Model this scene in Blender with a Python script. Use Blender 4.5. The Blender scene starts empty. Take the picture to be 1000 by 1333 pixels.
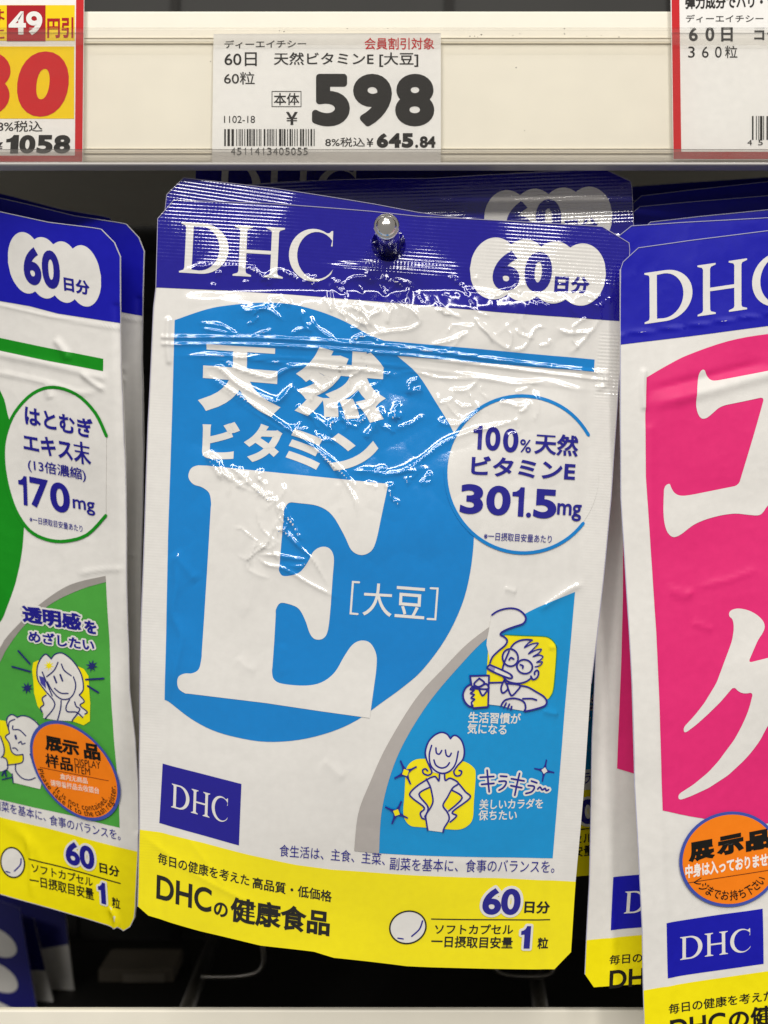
import bpy, bmesh, math, random
import numpy as np
from mathutils import Vector, Matrix
from mathutils.geometry import tessellate_polygon

# ------------------------------------------------------------------ camera, light, exposure
SC = bpy.context.scene
COL = SC.collection
K = 0.2167e-3          # metres per survey unit in the plane of the middle pouch
D = 0.40               # camera distance to that plane
CX, CY = 500.0, 666.5

cam_data = bpy.data.cameras.new('camera')
cam = bpy.data.objects.new('camera', cam_data); COL.objects.link(cam)
cam.location = (0, -D, 0); cam.rotation_euler = (math.radians(90), 0, 0)
cam_data.sensor_fit = 'HORIZONTAL'; cam_data.sensor_width = 36
cam_data.lens = 36 * D / (K * 1000)
cam_data.clip_start = 0.01; cam_data.clip_end = 50
cam_data.dof.use_dof = True; cam_data.dof.focus_distance = D; cam_data.dof.aperture_fstop = 20
SC.camera = cam

world = bpy.data.worlds.new('World'); SC.world = world; world.use_nodes = True
world.node_tree.nodes['Background'].inputs[0].default_value = (1.0, 0.97, 0.93, 1)
world.node_tree.nodes['Background'].inputs[1].default_value = 0.24

def area(name, loc, target, sx, sy, power, col=(1, 0.97, 0.92)):
    l = bpy.data.lights.new(name, 'AREA'); l.shape = 'RECTANGLE'; l.size = sx; l.size_y = sy
    l.energy = power; l.color = col
    o = bpy.data.objects.new(name, l); COL.objects.link(o); o.location = loc
    o.rotation_euler = (Vector(target) - Vector(loc)).to_track_quat('-Z', 'Y').to_euler()
    return o
area('ceiling_lamp', (-0.35, -0.95, 1.35), (0, 0, 0), 0.15, 1.2, 8)
area('ceiling_lamp', (0.45, -1.30, 1.35), (0, 0, 0), 0.15, 1.2, 9)
area('ceiling_lamp', (-0.2, -2.3, 1.32), (0, 0, 0), 2.4, 0.18, 34)

SC.view_settings.view_transform = 'Standard'; SC.view_settings.look = 'None'
SC.view_settings.gamma = 1; SC.view_settings.use_curve_mapping = False
SC.view_settings.exposure = 0.12
SC.cycles.use_denoising = True
SC.cycles.max_bounces = 8; SC.cycles.transparent_max_bounces = 12

# ------------------------------------------------------------------ materials
def lin(c):
    return tuple(((x / 255) / 12.92 if x / 255 <= 0.04045 else ((x / 255 + 0.055) / 1.055) ** 2.4) for x in c)
MATS = {}
def N(nt, kind, **kw):
    n = nt.nodes.new(kind)
    for k, v in kw.items(): setattr(n, k, v)
    return n
def math_node(nt, op, a, b=None):
    n = nt.nodes.new('ShaderNodeMath'); n.operation = op
    for i, v in enumerate((a, b)):
        if v is None: continue
        if isinstance(v, (int, float)): n.inputs[i].default_value = v
        else: nt.links.new(v, n.inputs[i])
    return n.outputs[0]

def film(rgb, kind='gloss', metal=0.0):
    """printed plastic film: one ink colour, fine sheen variation, embossed seals where the mesh says so"""
    key = ('film', rgb, kind, metal)
    if key in MATS: return MATS[key]
    m = bpy.data.materials.new('film_%s_%d_%d_%d' % ((kind,) + tuple(rgb))); m.use_nodes = True
    nt = m.node_tree; b = nt.nodes['Principled BSDF']
    uv = N(nt, 'ShaderNodeUVMap', uv_map='survey')
    nz = N(nt, 'ShaderNodeTexNoise'); nz.inputs['Scale'].default_value = 9.0; nz.inputs['Detail'].default_value = 6
    nt.links.new(uv.outputs[0], nz.inputs['Vector'])
    mix = N(nt, 'ShaderNodeMix', data_type='RGBA')
    c = lin(rgb)
    mix.inputs[6].default_value = (c[0] * .93, c[1] * .93, c[2] * .93, 1)
    mix.inputs[7].default_value = (min(1, c[0] * 1.05), min(1, c[1] * 1.05), min(1, c[2] * 1.05), 1)
    nt.links.new(nz.outputs['Fac'], mix.inputs[0]); nt.links.new(mix.outputs[2], b.inputs['Base Color'])
    r0 = {'gloss': 0.095, 'matte': 0.46, 'paper': 0.75}[kind]
    r = math_node(nt, 'MULTIPLY_ADD', nz.outputs['Fac'], 0.10)
    r.node.inputs[2].default_value = r0 - 0.05
    nt.links.new(r, b.inputs['Roughness'])
    b.inputs['Metallic'].default_value = metal
    b.inputs['Specular IOR Level'].default_value = {'gloss': 0.88, 'matte': 0.26, 'paper': 0.25}[kind]
    if kind != 'paper':
        sep = N(nt, 'ShaderNodeSeparateXYZ'); nt.links.new(uv.outputs[0], sep.inputs[0])
        # weave of the heat-sealed header: crossing fine ribs
        W = 2 * math.pi / 0.046
        ca, sa = math.cos(math.radians(4)), math.sin(math.radians(4))
        x, y = sep.outputs[0], sep.outputs[1]
        u = math_node(nt, 'ADD', math_node(nt, 'MULTIPLY', x, ca * W), math_node(nt, 'MULTIPLY', y, sa * W))
        v = math_node(nt, 'SUBTRACT', math_node(nt, 'MULTIPLY', y, ca * W), math_node(nt, 'MULTIPLY', x, sa * W))
        weave = math_node(nt, 'ADD', math_node(nt, 'MULTIPLY', math_node(nt, 'SINE', u), 0.55), math_node(nt, 'SINE', v))
        rib = math_node(nt, 'SINE', math_node(nt, 'MULTIPLY', v, 1.25))
        a1 = N(nt, 'ShaderNodeAttribute', attribute_name='weave'); a2 = N(nt, 'ShaderNodeAttribute', attribute_name='rib')
        hsum = math_node(nt, 'ADD', math_node(nt, 'MULTIPLY', weave, a1.outputs['Fac']), math_node(nt, 'MULTIPLY', rib, a2.outputs['Fac']))
        cr = N(nt, 'ShaderNodeTexNoise'); cr.inputs['Scale'].default_value = 26.0; cr.inputs['Detail'].default_value = 3
        nt.links.new(uv.outputs[0], cr.inputs['Vector'])
        hsum = math_node(nt, 'ADD', hsum, math_node(nt, 'MULTIPLY', cr.outputs['Fac'], 0.42 if kind == 'gloss' else 0.5))
        bp = N(nt, 'ShaderNodeBump'); bp.inputs['Strength'].default_value = 1.0
        bp.inputs['Distance'].default_value = 3.2e-5
        nt.links.new(hsum, bp.inputs['Height']); nt.links.new(bp.outputs[0], b.inputs['Normal'])
    MATS[key] = m
    return m

def plain(name, rgb, rough=0.5, metal=0.0, spec=0.5, noise=0.0, scale=60, bump=0.0, stretch=(1, 1, 1)):
    key = ('plain', name)
    if key in MATS: return MATS[key]
    m = bpy.data.materials.new(name); m.use_nodes = True; nt = m.node_tree; b = nt.nodes['Principled BSDF']
    c = lin(rgb)
    b.inputs['Roughness'].default_value = rough; b.inputs['Metallic'].default_value = metal
    b.inputs['Specular IOR Level'].default_value = spec
    tc = N(nt, 'ShaderNodeTexCoord'); mp = N(nt, 'ShaderNodeMapping'); mp.inputs['Scale'].default_value = stretch
    nt.links.new(tc.outputs['Object'], mp.inputs[0])
    nz = N(nt, 'ShaderNodeTexNoise'); nz.inputs['Scale'].default_value = scale; nz.inputs['Detail'].default_value = 8
    nt.links.new(mp.outputs[0], nz.inputs['Vector'])
    mix = N(nt, 'ShaderNodeMix', data_type='RGBA')
    mix.inputs[6].default_value = tuple(x * (1 - noise) for x in c) + (1,)
    mix.inputs[7].default_value = tuple(min(1, x * (1 + noise)) for x in c) + (1,)
    nt.links.new(nz.outputs['Fac'], mix.inputs[0]); nt.links.new(mix.outputs[2], b.inputs['Base Color'])
    if bump:
        bp = N(nt, 'ShaderNodeBump'); bp.inputs['Distance'].default_value = bump; bp.inputs['Strength'].default_value = 1
        nt.links.new(nz.outputs['Fac'], bp.inputs['Height']); nt.links.new(bp.outputs[0], b.inputs['Normal'])
    MATS[key] = m
    return m

def clear_plastic(name, tint, haze):
    m = bpy.data.materials.new(name); m.use_nodes = True; nt = m.node_tree
    for n in list(nt.nodes): nt.nodes.remove(n)
    out = N(nt, 'ShaderNodeOutputMaterial'); tr = N(nt, 'ShaderNodeBsdfTransparent'); tr.inputs[0].default_value = tint + (1,)
    gl = N(nt, 'ShaderNodeBsdfGlossy'); gl.inputs['Roughness'].default_value = 0.12
    df = N(nt, 'ShaderNodeBsdfDiffuse'); df.inputs[0].default_value = (0.55, 0.53, 0.50, 1)
    fr = N(nt, 'ShaderNodeFresnel'); fr.inputs[0].default_value = 1.25
    tc = N(nt, 'ShaderNodeTexCoord'); mp = N(nt, 'ShaderNodeMapping'); mp.inputs['Scale'].default_value = (1, 1, 8)
    nz = N(nt, 'ShaderNodeTexNoise'); nz.inputs['Scale'].default_value = 40; nz.inputs['Detail'].default_value = 6
    nt.links.new(tc.outputs['Object'], mp.inputs[0]); nt.links.new(mp.outputs[0], nz.inputs['Vector'])
    h = math_node(nt, 'MULTIPLY', nz.outputs['Fac'], haze * 2)
    m1 = N(nt, 'ShaderNodeMixShader'); m2 = N(nt, 'ShaderNodeMixShader')
    nt.links.new(h, m1.inputs[0]); nt.links.new(tr.outputs[0], m1.inputs[1]); nt.links.new(df.outputs[0], m1.inputs[2])
    nt.links.new(fr.outputs[0], m2.inputs[0]); nt.links.new(m1.outputs[0], m2.inputs[1]); nt.links.new(gl.outputs[0], m2.inputs[2])
    nt.links.new(m2.outputs[0], out.inputs[0])
    return m

# ------------------------------------------------------------------ tagging
def tag(o, label=None, cat=None, group=None, kind=None):
    if label: o['label'] = label
    if cat: o['category'] = cat
    if group: o['group'] = group
    if kind: o['kind'] = kind
    return o
def empty(name, loc):
    o = bpy.data.objects.new(name, None); COL.objects.link(o); o.location = loc; o.empty_display_size = 0.01
    return o

# ------------------------------------------------------------------ 2D helpers (survey units: x right, y down)
def catmull(pts, n=6, closed=False):
    P = [np.array(p, float) for p in pts]; out = []
    cnt = len(P) if closed else len(P) - 1
    for i in range(cnt):
        if closed: p0, p1, p2, p3 = P[i - 1], P[i], P[(i + 1) % len(P)], P[(i + 2) % len(P)]
        else: p0, p1, p2, p3 = P[max(i - 1, 0)], P[i], P[i + 1], P[min(i + 2, len(P) - 1)]
        for k in range(n):
            t = k / n
            out.append(0.5 * ((2 * p1) + (p2 - p0) * t + (2 * p0 - 5 * p1 + 4 * p2 - p3) * t * t + (3 * p1 - p0 - 3 * p2 + p3) * t ** 3))
    if not closed: out.append(P[-1])
    return [tuple(p) for p in out]
def conv(ox, oy, s):
    return lambda pts: [(ox + x / s, oy + y / s) for x, y in pts]
def ellipse(c, U, V, n=48, a0=0, a1=360):
    return [(c[0] + U[0] * math.cos(a) + V[0] * math.sin(a), c[1] + U[1] * math.cos(a) + V[1] * math.sin(a))
            for a in [math.radians(a0 + (a1 - a0) * i / (n if a1 - a0 >= 360 else n - 1)) for i in range(n)]]
def fill(outline, holes=()):
    loops = [list(outline)] + [list(h) for h in holes]
    flat = [p for l in loops for p in l]
    tris = tessellate_polygon([[Vector((p[0], p[1], 0)) for p in l] for l in loops])
    return np.array(flat, float), [tuple(t) for t in tris]
def stroke(pts, w, closed=False):
    P = [np.array(p, float) for p in pts]
    Q = [P[0]]
    for p in P[1:]:
        if np.linalg.norm(p - Q[-1]) > 1e-4: Q.append(p)
    P = Q; n = len(P)
    if not closed and n >= 2:      # round the ends off a little
        d0 = P[0] - P[1]; d0 /= np.linalg.norm(d0); d1 = P[-1] - P[-2]; d1 /= np.linalg.norm(d1)
        P = [P[0] + d0 * w * .45] + P + [P[-1] + d1 * w * .45]; n += 2
    L, R = [], []
    for i in range(n):
        a = P[i - 1] if (i > 0 or closed) else None
        b = P[(i + 1) % n] if (i < n - 1 or closed) else None
        ns = []
        for u, v in ((a, P[i]), (P[i], b)):
            if u is None or v is None: continue
            d = v - u; d = d / (np.linalg.norm(d) + 1e-9); ns.append(np.array((-d[1], d[0])))
        m = sum(ns) / len(ns); l = np.linalg.norm(m); m = m / max(l, 1e-6) / max(l, 0.55)
        ww = w / 2
        if not closed and i in (0, n - 1): ww *= 0.55
        L.append(P[i] + m * ww); R.append(P[i] - m * ww)
    V = np.array(L + R); F = []
    for i in range(n if closed else n - 1):
        j = (i + 1) % n
        F.append((i, j, n + j)); F.append((i, n + j, n + i))
    return V, F

# ---- lettering: glyph outlines of the built-in font, emboldened along their contour
GL = {}
_tc = bpy.data.curves.new('glyphs', 'FONT'); _to = bpy.data.objects.new('glyphs', _tc); COL.objects.link(_to)
def glyphs(s, bold=0.0, spacing=1.0):
    key = (s, round(bold, 4), spacing)
    if key in GL: return GL[key]
    _tc.body = s; _tc.resolution_u = 6; _tc.space_character = spacing
    dg = bpy.context.evaluated_depsgraph_get(); dg.update()
    ev = _to.evaluated_get(dg); me = ev.to_mesh()
    bm = bmesh.new(); bm.from_mesh(me); ev.to_mesh_clear()
    bmesh.ops.remove_doubles(bm, verts=bm.verts, dist=1e-5)
    bm.verts.ensure_lookup_table(); bm.verts.index_update()
    V = np.array([v.co[:2] for v in bm.verts]); F = []
    for f in bm.faces:
        idx = [v.index for v in f.verts]
        for k in range(1, len(idx) - 1): F.append((idx[0], idx[k], idx[k + 1]))
    if bold:
        off = np.zeros_like(V)
        for v in bm.verts:
            ns = []
            for e in v.link_edges:
                if len(e.link_faces) != 1: continue
                f = e.link_faces[0]; c = f.calc_center_median()
                d = (e.verts[1].co - e.verts[0].co).normalized(); n = Vector((-d.y, d.x, 0))
                if n.dot(e.verts[0].co - c) < 0: n = -n
                ns.append(np.array(n[:2]))
            if ns:
                m = sum(ns) / len(ns); l = np.linalg.norm(m)
                if l > 1e-4: off[v.index] = m / l / max(l, 0.62) * bold
        V = V + off
    bm.free()
    GL[key] = (V, F)
    return V, F
def quad_map(V, BL, BR, TR, TL):
    mn, mx = V.min(0), V.max(0); t = (V - mn) / np.maximum(mx - mn, 1e-6)
    u, v = t[:, :1], t[:, 1:]
    BL, BR, TR, TL = map(np.array, (BL, BR, TR, TL))
    return BL * (1 - u) * (1 - v) + BR * u * (1 - v) + TR * u * v + TL * (1 - u) * v

def sdf_halo(V, F, r, cell):
    """grown outline of a set of triangles (a printed halo round letters)"""
    mn = V.min(0) - r - 2 * cell; mx = V.max(0) + r + 2 * cell
    nx = int((mx[0] - mn[0]) / cell) + 2; ny = int((mx[1] - mn[1]) / cell) + 2
    gx, gy = np.meshgrid(mn[0] + np.arange(nx) * cell, mn[1] + np.arange(ny) * cell)
    dist = np.full(gx.shape, 1e9)
    for f in F:
        tri = V[list(f)]
        lo = tri.min(0) - r - cell * 1.5; hi = tri.max(0) + r + cell * 1.5
        i0 = max(int((lo[0] - mn[0]) / cell), 0); i1 = int((hi[0] - mn[0]) / cell) + 2
        j0 = max(int((lo[1] - mn[1]) / cell), 0); j1 = int((hi[1] - mn[1]) / cell) + 2
        px = gx[j0:j1, i0:i1]; py = gy[j0:j1, i0:i1]
        dd = np.full(px.shape, 1e9); s = []
        for k in range(3):
            a, b = tri[k], tri[(k + 1) % 3]; e = b - a; L = (e * e).sum() + 1e-12
            t = np.clip(((px - a[0]) * e[0] + (py - a[1]) * e[1]) / L, 0, 1)
            dd = np.minimum(dd, np.hypot(px - a[0] - t * e[0], py - a[1] - t * e[1]))
            s.append((px - a[0]) * e[1] - (py - a[1]) * e[0])
        ins = ((s[0] >= 0) & (s[1] >= 0) & (s[2] >= 0)) | ((s[0] <= 0) & (s[1] <= 0) & (s[2] <= 0))
        dd[ins] = 0
        dist[j0:j1, i0:i1] = np.minimum(dist[j0:j1, i0:i1], dd)
    f = dist - r; verts = []; ids = {}; faces = []
    def vid(key, p):
        if key not in ids: ids[key] = len(verts); verts.append(p)
        return ids[key]
    inside = f < 0
    cells = np.argwhere(inside[:-1, :-1] | inside[1:, :-1] | inside[:-1, 1:] | inside[1:, 1:])
    for j, i in cells:
        cs = [(j, i), (j, i + 1), (j + 1, i + 1), (j + 1, i)]; poly = []
        for k in range(4):
            a, b = cs[k], cs[(k + 1) % 4]; fa, fb = f[a], f[b]
            if fa < 0: poly.append(vid(('v',) + a, (gx[a], gy[a])))
            if (fa < 0) != (fb < 0):
                t = fa / (fa - min(fb, 1e6)) if fb < 1e6 else 0.5
                t = min(max(t, 0.02), 0.98)
                poly.append(vid(('e',) + tuple(sorted((a, b))), (gx[a] + (gx[b] - gx[a]) * t, gy[a] + (gy[b] - gy[a]) * t)))
        if len(poly) >= 3: faces.append(tuple(poly))
    return np.array(verts), faces

# ------------------------------------------------------------------ surfaces: a plane in the place plus a relief
def frand(shape, sigma, seed):
    r = np.random.RandomState(seed).randn(*shape)
    fy = np.fft.fftfreq(shape[0])[:, None]; fx = np.fft.rfftfreq(shape[1])[None, :]
    g = np.exp(-2 * (math.pi * sigma) ** 2 * (fx ** 2 + fy ** 2))
    z = np.fft.irfft2(np.fft.rfft2(r) * g, s=shape)
    return (z - z.mean()) / z.std()

class Surf:
    def __init__(s, anchor, y0, bx=0.0, bz=0.0, box=None, up=(0, -1)):
        s.bx, s.bz = bx, bz
        s.up = up
        k = (D + y0) / D
        s.x0 = (anchor[0] - CX) * K * k; s.z0 = (CY - anchor[1]) * K * k; s.y0 = y0
        s.n0 = np.array((bx, -1.0, bz)); s.n0 /= np.linalg.norm(s.n0)
        s.ex = np.array((1, bx, 0.0)); s.ez = np.array((0, bz, 1.0))
        s.origin = np.array((s.x0, s.y0, s.z0))
        s.H = None; s.box = box; s.weave = None; s.rib = None
        if box:
            s.gx = np.arange(box[0], box[2] + 1.0); s.gy = np.arange(box[1], box[3] + 1.0)
            s.X, s.Y = np.meshgrid(s.gx, s.gy); s.H = np.zeros_like(s.X)
            s.weave = np.zeros_like(s.X); s.rib = np.zeros_like(s.X)
    def finish(s):
        s.Hy, s.Hx = np.gradient(s.H)
    def sample(s, A, P):
        x = np.clip(P[:, 0] - s.box[0], 0, A.shape[1] - 1.001); y = np.clip(P[:, 1] - s.box[1], 0, A.shape[0] - 1.001)
        i = x.astype(int); j = y.astype(int); fx = x - i; fy = y - j
        return A[j, i] * (1 - fx) * (1 - fy) + A[j, i + 1] * fx * (1 - fy) + A[j + 1, i] * (1 - fx) * fy + A[j + 1, i + 1] * fx * fy
    def plane(s, P):
        rx = (P[:, 0] - CX) * K / D; rz = (CY - P[:, 1]) * K / D
        y = (s.y0 - s.bx * s.x0 - s.bz * s.z0 + D * (s.bx * rx + s.bz * rz)) / (1 - s.bx * rx - s.bz * rz)
        return np.stack((rx * (y + D), y, rz * (y + D)), 1)
    def point(s, P, lift=0.0, back=False):
        W = s.plane(P)
        if s.H is None:
            h = np.zeros(len(P)); n = np.tile(s.n0, (len(P), 1))
        else:
            h = s.sample(s.H, P) * 1e-3
            hx = s.sample(s.Hx, P) / (K * 1e3); hz = -s.sample(s.Hy, P) / (K * 1e3)
            tx = s.ex[None] + s.n0[None] * hx[:, None]; tz = s.ez[None] + s.n0[None] * hz[:, None]
            n = np.cross(tx, tz); n /= np.linalg.norm(n, axis=1)[:, None]
        return W + s.n0[None] * (h + lift)[:, None], n
    # relief tools
    def ridge(s, pts, amp, sig, smooth=True, fade=True, soft=True):
        P = catmull(pts, 4) if smooth and len(pts) > 2 else pts
        P = np.array(P, float); m = 4 * sig
        i0 = int(max(P[:, 0].min() - m - s.box[0], 0)); i1 = int(max(P[:, 0].max() + m - s.box[0], 1))
        j0 = int(max(P[:, 1].min() - m - s.box[1], 0)); j1 = int(max(P[:, 1].max() + m - s.box[1], 1))
        X = s.X[j0:j1, i0:i1]; Y = s.Y[j0:j1, i0:i1]
        if X.size == 0: return
        d = np.full(X.shape, 1e9); T = np.zeros(X.shape)
        seg = np.hypot(*(P[1:] - P[:-1]).T); cum = np.concatenate(([0], np.cumsum(seg))); tot = cum[-1]
        for k in range(len(P) - 1):
            e = P[k + 1] - P[k]; L = (e * e).sum() + 1e-9
            t = np.clip(((X - P[k, 0]) * e[0] + (Y - P[k, 1]) * e[1]) / L, 0, 1)
            dd = np.hypot(X - P[k, 0] - t * e[0], Y - P[k, 1] - t * e[1]); b = dd < d
            d[b] = dd[b]; T[b] = (cum[k] + t[b] * seg[k]) / tot
        a = amp * (np.clip(np.minimum(T, 1 - T) * 6, 0.0, 1) if fade else 1)
        s.H[j0:j1, i0:i1] += a * (np.exp(-(d / sig) ** 2) if soft else np.exp(-(np.sqrt((d / sig) ** 2 + 0.12) - 0.346) * 1.35))
    def crumple(s, c, r, n, amp, seed, sig=2.6, ang=None):
        rnd = random.Random(seed)
        for _ in range(n):
            x = c[0] + rnd.gauss(0, .5) * r[0]; y = c[1] + rnd.gauss(0, .5) * r[1]
            a = rnd.uniform(0, 2 * math.pi) if ang is None else math.radians(ang + rnd.gauss(0, 28)); pts = [(x, y)]
            for k in range(rnd.randint(2, 4)):
                a += rnd.gauss(0, .7); l = rnd.uniform(.15, .42) * min(r) + 3
                x += math.cos(a) * l; y += math.sin(a) * l; pts.append((x, y))
            s.ridge(pts, amp * rnd.uniform(.4, 1.1), sig * rnd.uniform(.75, 1.3), smooth=False, soft=False)
    def patch(s, c, r, amp, sig, seed):
        m = np.exp(-(((s.X - c[0]) / r[0]) ** 2 + ((s.Y - c[1]) / r[1]) ** 2))
        s.H += amp * m * (1 - np.abs(frand(s.H.shape, sig, seed)))

LAYER = 1.0e-4
def bisect(V, F, g):
    bm = bmesh.new(); vs = [bm.verts.new((p[0], p[1], 0)) for p in V]
    for f in F:
        try: bm.faces.new([vs[i] for i in f])
        except ValueError: pass
    if g:
        mn, mx = V.min(0), V.max(0)
        for ax in (0, 1):
            no = Vector((1, 0, 0)) if ax == 0 else Vector((0, 1, 0))
            c = math.floor(mn[ax] / g) * g + g
            while c < mx[ax]:
                bmesh.ops.bisect_plane(bm, geom=bm.verts[:] + bm.edges[:] + bm.faces[:], dist=1e-4, plane_co=no * c, plane_no=no)
                c += g
    bm.verts.index_update()
    V2 = np.array([v.co[:2] for v in bm.verts]); F2 = [tuple(v.index for v in f.verts) for f in bm.faces]
    bm.free()
    return V2, F2

def build_mesh(name, chunks, origin, parent, surf=None):
    """chunks: list of (world verts, normals, survey coords, faces, material)"""
    mats = []; verts = []; norms = []; uvs = []; faces = []; fm = []; base = 0
    for W, n, P, F, m in chunks:
        if m not in mats: mats.append(m)
        mi = mats.index(m)
        for f in F:
            a = 0.0
            for k in range(len(f)):
                x0, y0 = P[f[k]]; x1, y1 = P[f[(k + 1) % len(f)]]; a += x0 * y1 - x1 * y0
            if abs(a) < 1e-7: continue
            faces.append(tuple(base + i for i in (f if a < 0 else f[::-1]))); fm.append(mi)
        verts.append(W - origin); norms.append(n); uvs.append(P); base += len(W)
    verts = np.concatenate(verts); norms = np.concatenate(norms); uvs = np.concatenate(uvs)
    me = bpy.data.meshes.new(name); me.from_pydata(verts.tolist(), [], faces)
    for m in mats: me.materials.append(m)
    me.polygons.foreach_set('material_index', fm); me.polygons.foreach_set('use_smooth', [True] * len(faces))
    finish_mesh(me, uvs, norms, surf)
    o = bpy.data.objects.new(name, me); COL.objects.link(o); o.parent = parent
    return o
def finish_mesh(me, uvs, norms, surf):
    ul = me.uv_layers.new(name='survey')
    li = np.zeros(len(me.loops), int); me.loops.foreach_get('vertex_index', li)
    ul.data.foreach_set('uv', (uvs[li] / 100.0).astype(np.float32).ravel())
    if surf is not None and surf.H is not None:
        for nm, A in (('weave', surf.weave), ('rib', surf.rib)):
            at = me.attributes.new(nm, 'FLOAT', 'POINT'); at.data.foreach_set('value', surf.sample(A, uvs).astype(np.float32))
    me.normals_split_custom_set_from_vertices(norms.tolist())
    me.update()

ONE = [(.36, 0), (1, 0), (1, 1), (.58, 1), (.46, .88), (.24, .80), (0, .77), (0, .60), (.36, .62)]
ONE_THIN = [(.54, 0), (1, 0), (1, 1), (.66, 1), (.54, .91), (.30, .84), (0, .82), (0, .68), (.54, .68)]
class Part:
    """one printed part lying on a surface"""
    def __init__(s, surf, name, g=None, label=None):
        s.surf, s.name, s.chunks, s.n, s.label = surf, name, [], 0, label
        s.g = surf.g if g is None else g
    def add(s, VF, mat, layer):
        V, F = bisect(np.asarray(VF[0], float), VF[1], s.g)
        if len(F) == 0: return s
        W, n = s.surf.point(V, LAYER * layer + s.n * 3e-6); s.n += 1
        s.chunks.append((W, n, V, F, mat)); return s
    def poly(s, pts, mat, layer, holes=()): return s.add(fill(pts, holes), mat, layer)
    def line(s, pts, w, mat, layer, smooth=False, closed=False):
        if smooth and len(pts) > 2: pts = catmull(pts, 5, closed)
        return s.add(stroke(pts, w, closed), mat, layer)
    def text(s, t, BL, BR, h, mat, layer, bold=0.0, hR=None, slant=0.0, halo=None, spacing=1.0, heavy=0.0):
        V, F = fill(ONE if bold >= .04 else ONE_THIN) if (t == '1' and bold) else glyphs(t, bold, spacing)
        if heavy: BL = (BL[0] + heavy, BL[1] - heavy); BR = (BR[0] - heavy, BR[1] - heavy); h -= 2 * heavy
        u = s.surf.up if not callable(s.surf.up) else None
        uL = u or s.surf.up(*BL); uR = u or s.surf.up(*BR)
        if hR is None: hR = h
        TL = (BL[0] + (uL[0] + slant) * h, BL[1] + uL[1] * h); TR = (BR[0] + (uR[0] + slant) * hR, BR[1] + uR[1] * hR)
        V = quad_map(V, BL, BR, TR, TL)
        if heavy: return s.add(sdf_halo(V, F, heavy, 0.55), mat, layer)
        if halo:
            s.add(sdf_halo(V, F, halo[0], 0.9), halo[1], layer - 1)
        return s.add((V, F), mat, layer)
    def build(s, root, parent=None):
        if not s.chunks: return None
        o = build_mesh(s.name, s.chunks, np.array(root.location), parent or root, s.surf)
        if s.label: o['label'] = s.label
        return o

def arc_text(part, s, c, U, V, r0, h, a0, a1, mat, layer, bold=0.0):
    """letters set along an ellipse; (U,V) conjugate half axes, r0 the baseline radius fraction, h the cap height"""
    M = np.array((U, V)).T; G = []; x = 0.0
    for ch in s:
        if ch == ' ': x += 0.30; continue
        Vg, F = glyphs(ch, bold); w = np.ptp(Vg[:, 0])
        G.append((Vg - np.array((Vg[:, 0].min(), 0)) + np.array((x, 0)), F)); x += w + 0.11
    tot = x - 0.11; em = 0.70 if s.isascii() else 0.88
    for Vg, F in G:
        a = np.radians(a0 + (a1 - a0) * Vg[:, 0] / tot); r = r0 - Vg[:, 1] / em * h
        W = np.array(c)[None] + (M @ np.stack((np.cos(a) * r, np.sin(a) * r))).T
        part.add((W, F), mat, layer)

def serif_dhc():
    D_o = [(0, 0), (0, .03), (.085, .06), (.10, .11), (.10, .89), (.085, .94), (0, .97), (0, 1), (.42, 1)]
    D_o += [(.42 + .53 * math.cos(a), .5 + .5 * math.sin(a)) for a in np.linspace(math.pi / 2, -math.pi / 2, 22)[1:]]
    D_i = [(.245, .07), (.245, .93)] + [(.385 + .385 * math.cos(a), .5 + .44 * math.sin(a)) for a in np.linspace(math.pi / 2, -math.pi / 2, 20)]
    Hh = [(0, 0), (.36, 0), (.36, .03), (.27, .06), (.25, .1), (.25, .46), (.73, .46), (.73, .1), (.71, .06), (.62, .03), (.62, 0), (.98, 0), (.98, .03), (.89, .06), (.87, .1), (.87, .9), (.89, .94), (.98, .97), (.98, 1), (.62, 1), (.62, .97), (.71, .94), (.73, .9), (.73, .53), (.25, .53), (.25, .9), (.27, .94), (.36, .97), (.36, 1), (0, 1), (0, .97), (.09, .94), (.11, .9), (.11, .1), (.09, .06), (0, .03)]
    C = [(.84, .70), (.84, 1.0), (.81, 1.0), (.77, .955)]
    C += [(.48 + .48 * math.cos(a), .5 + .52 * math.sin(a)) for a in np.radians(np.linspace(60, 318, 30))]
    C += [(.87, .25)] + [(.545 + .385 * math.cos(a), .5 + .465 * math.sin(a)) for a in np.radians(np.linspace(322, 42, 26))] + [(.81, .70)]
    return [(D_o, [D_i]), ([(x + 1.05, y) for x, y in Hh], []), ([(x + 2.13, y) for x, y in C], [])]
def dhc(part, BL, BR, h, mat, layer, up, hR=None):
    hR = hR or h
    for o, hs in serif_dhc():
        def mp(l):
            out = []
            for x, y in l:
                u = x / 3.0; hh = h + (hR - h) * u
                out.append((BL[0] + (BR[0] - BL[0]) * u + up[0] * y * hh, BL[1] + (BR[1] - BL[1]) * u + up[1] * y * hh))
            return out
        part.poly(mp(o), mat, layer, [mp(h_) for h_ in hs])

def resample(pts, n):
    P = np.array(pts, float); d = np.concatenate(([0], np.cumsum(np.hypot(*(P[1:] - P[:-1]).T))))
    t = np.linspace(0, d[-1], n)
    # keep the polyline's own corners: snap the nearest samples onto them
    for v in d[1:-1]: t[np.argmin(np.abs(t - v))] = v
    return np.stack((np.interp(t, d, P[:, 0]), np.interp(t, d, P[:, 1])), 1)

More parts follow.
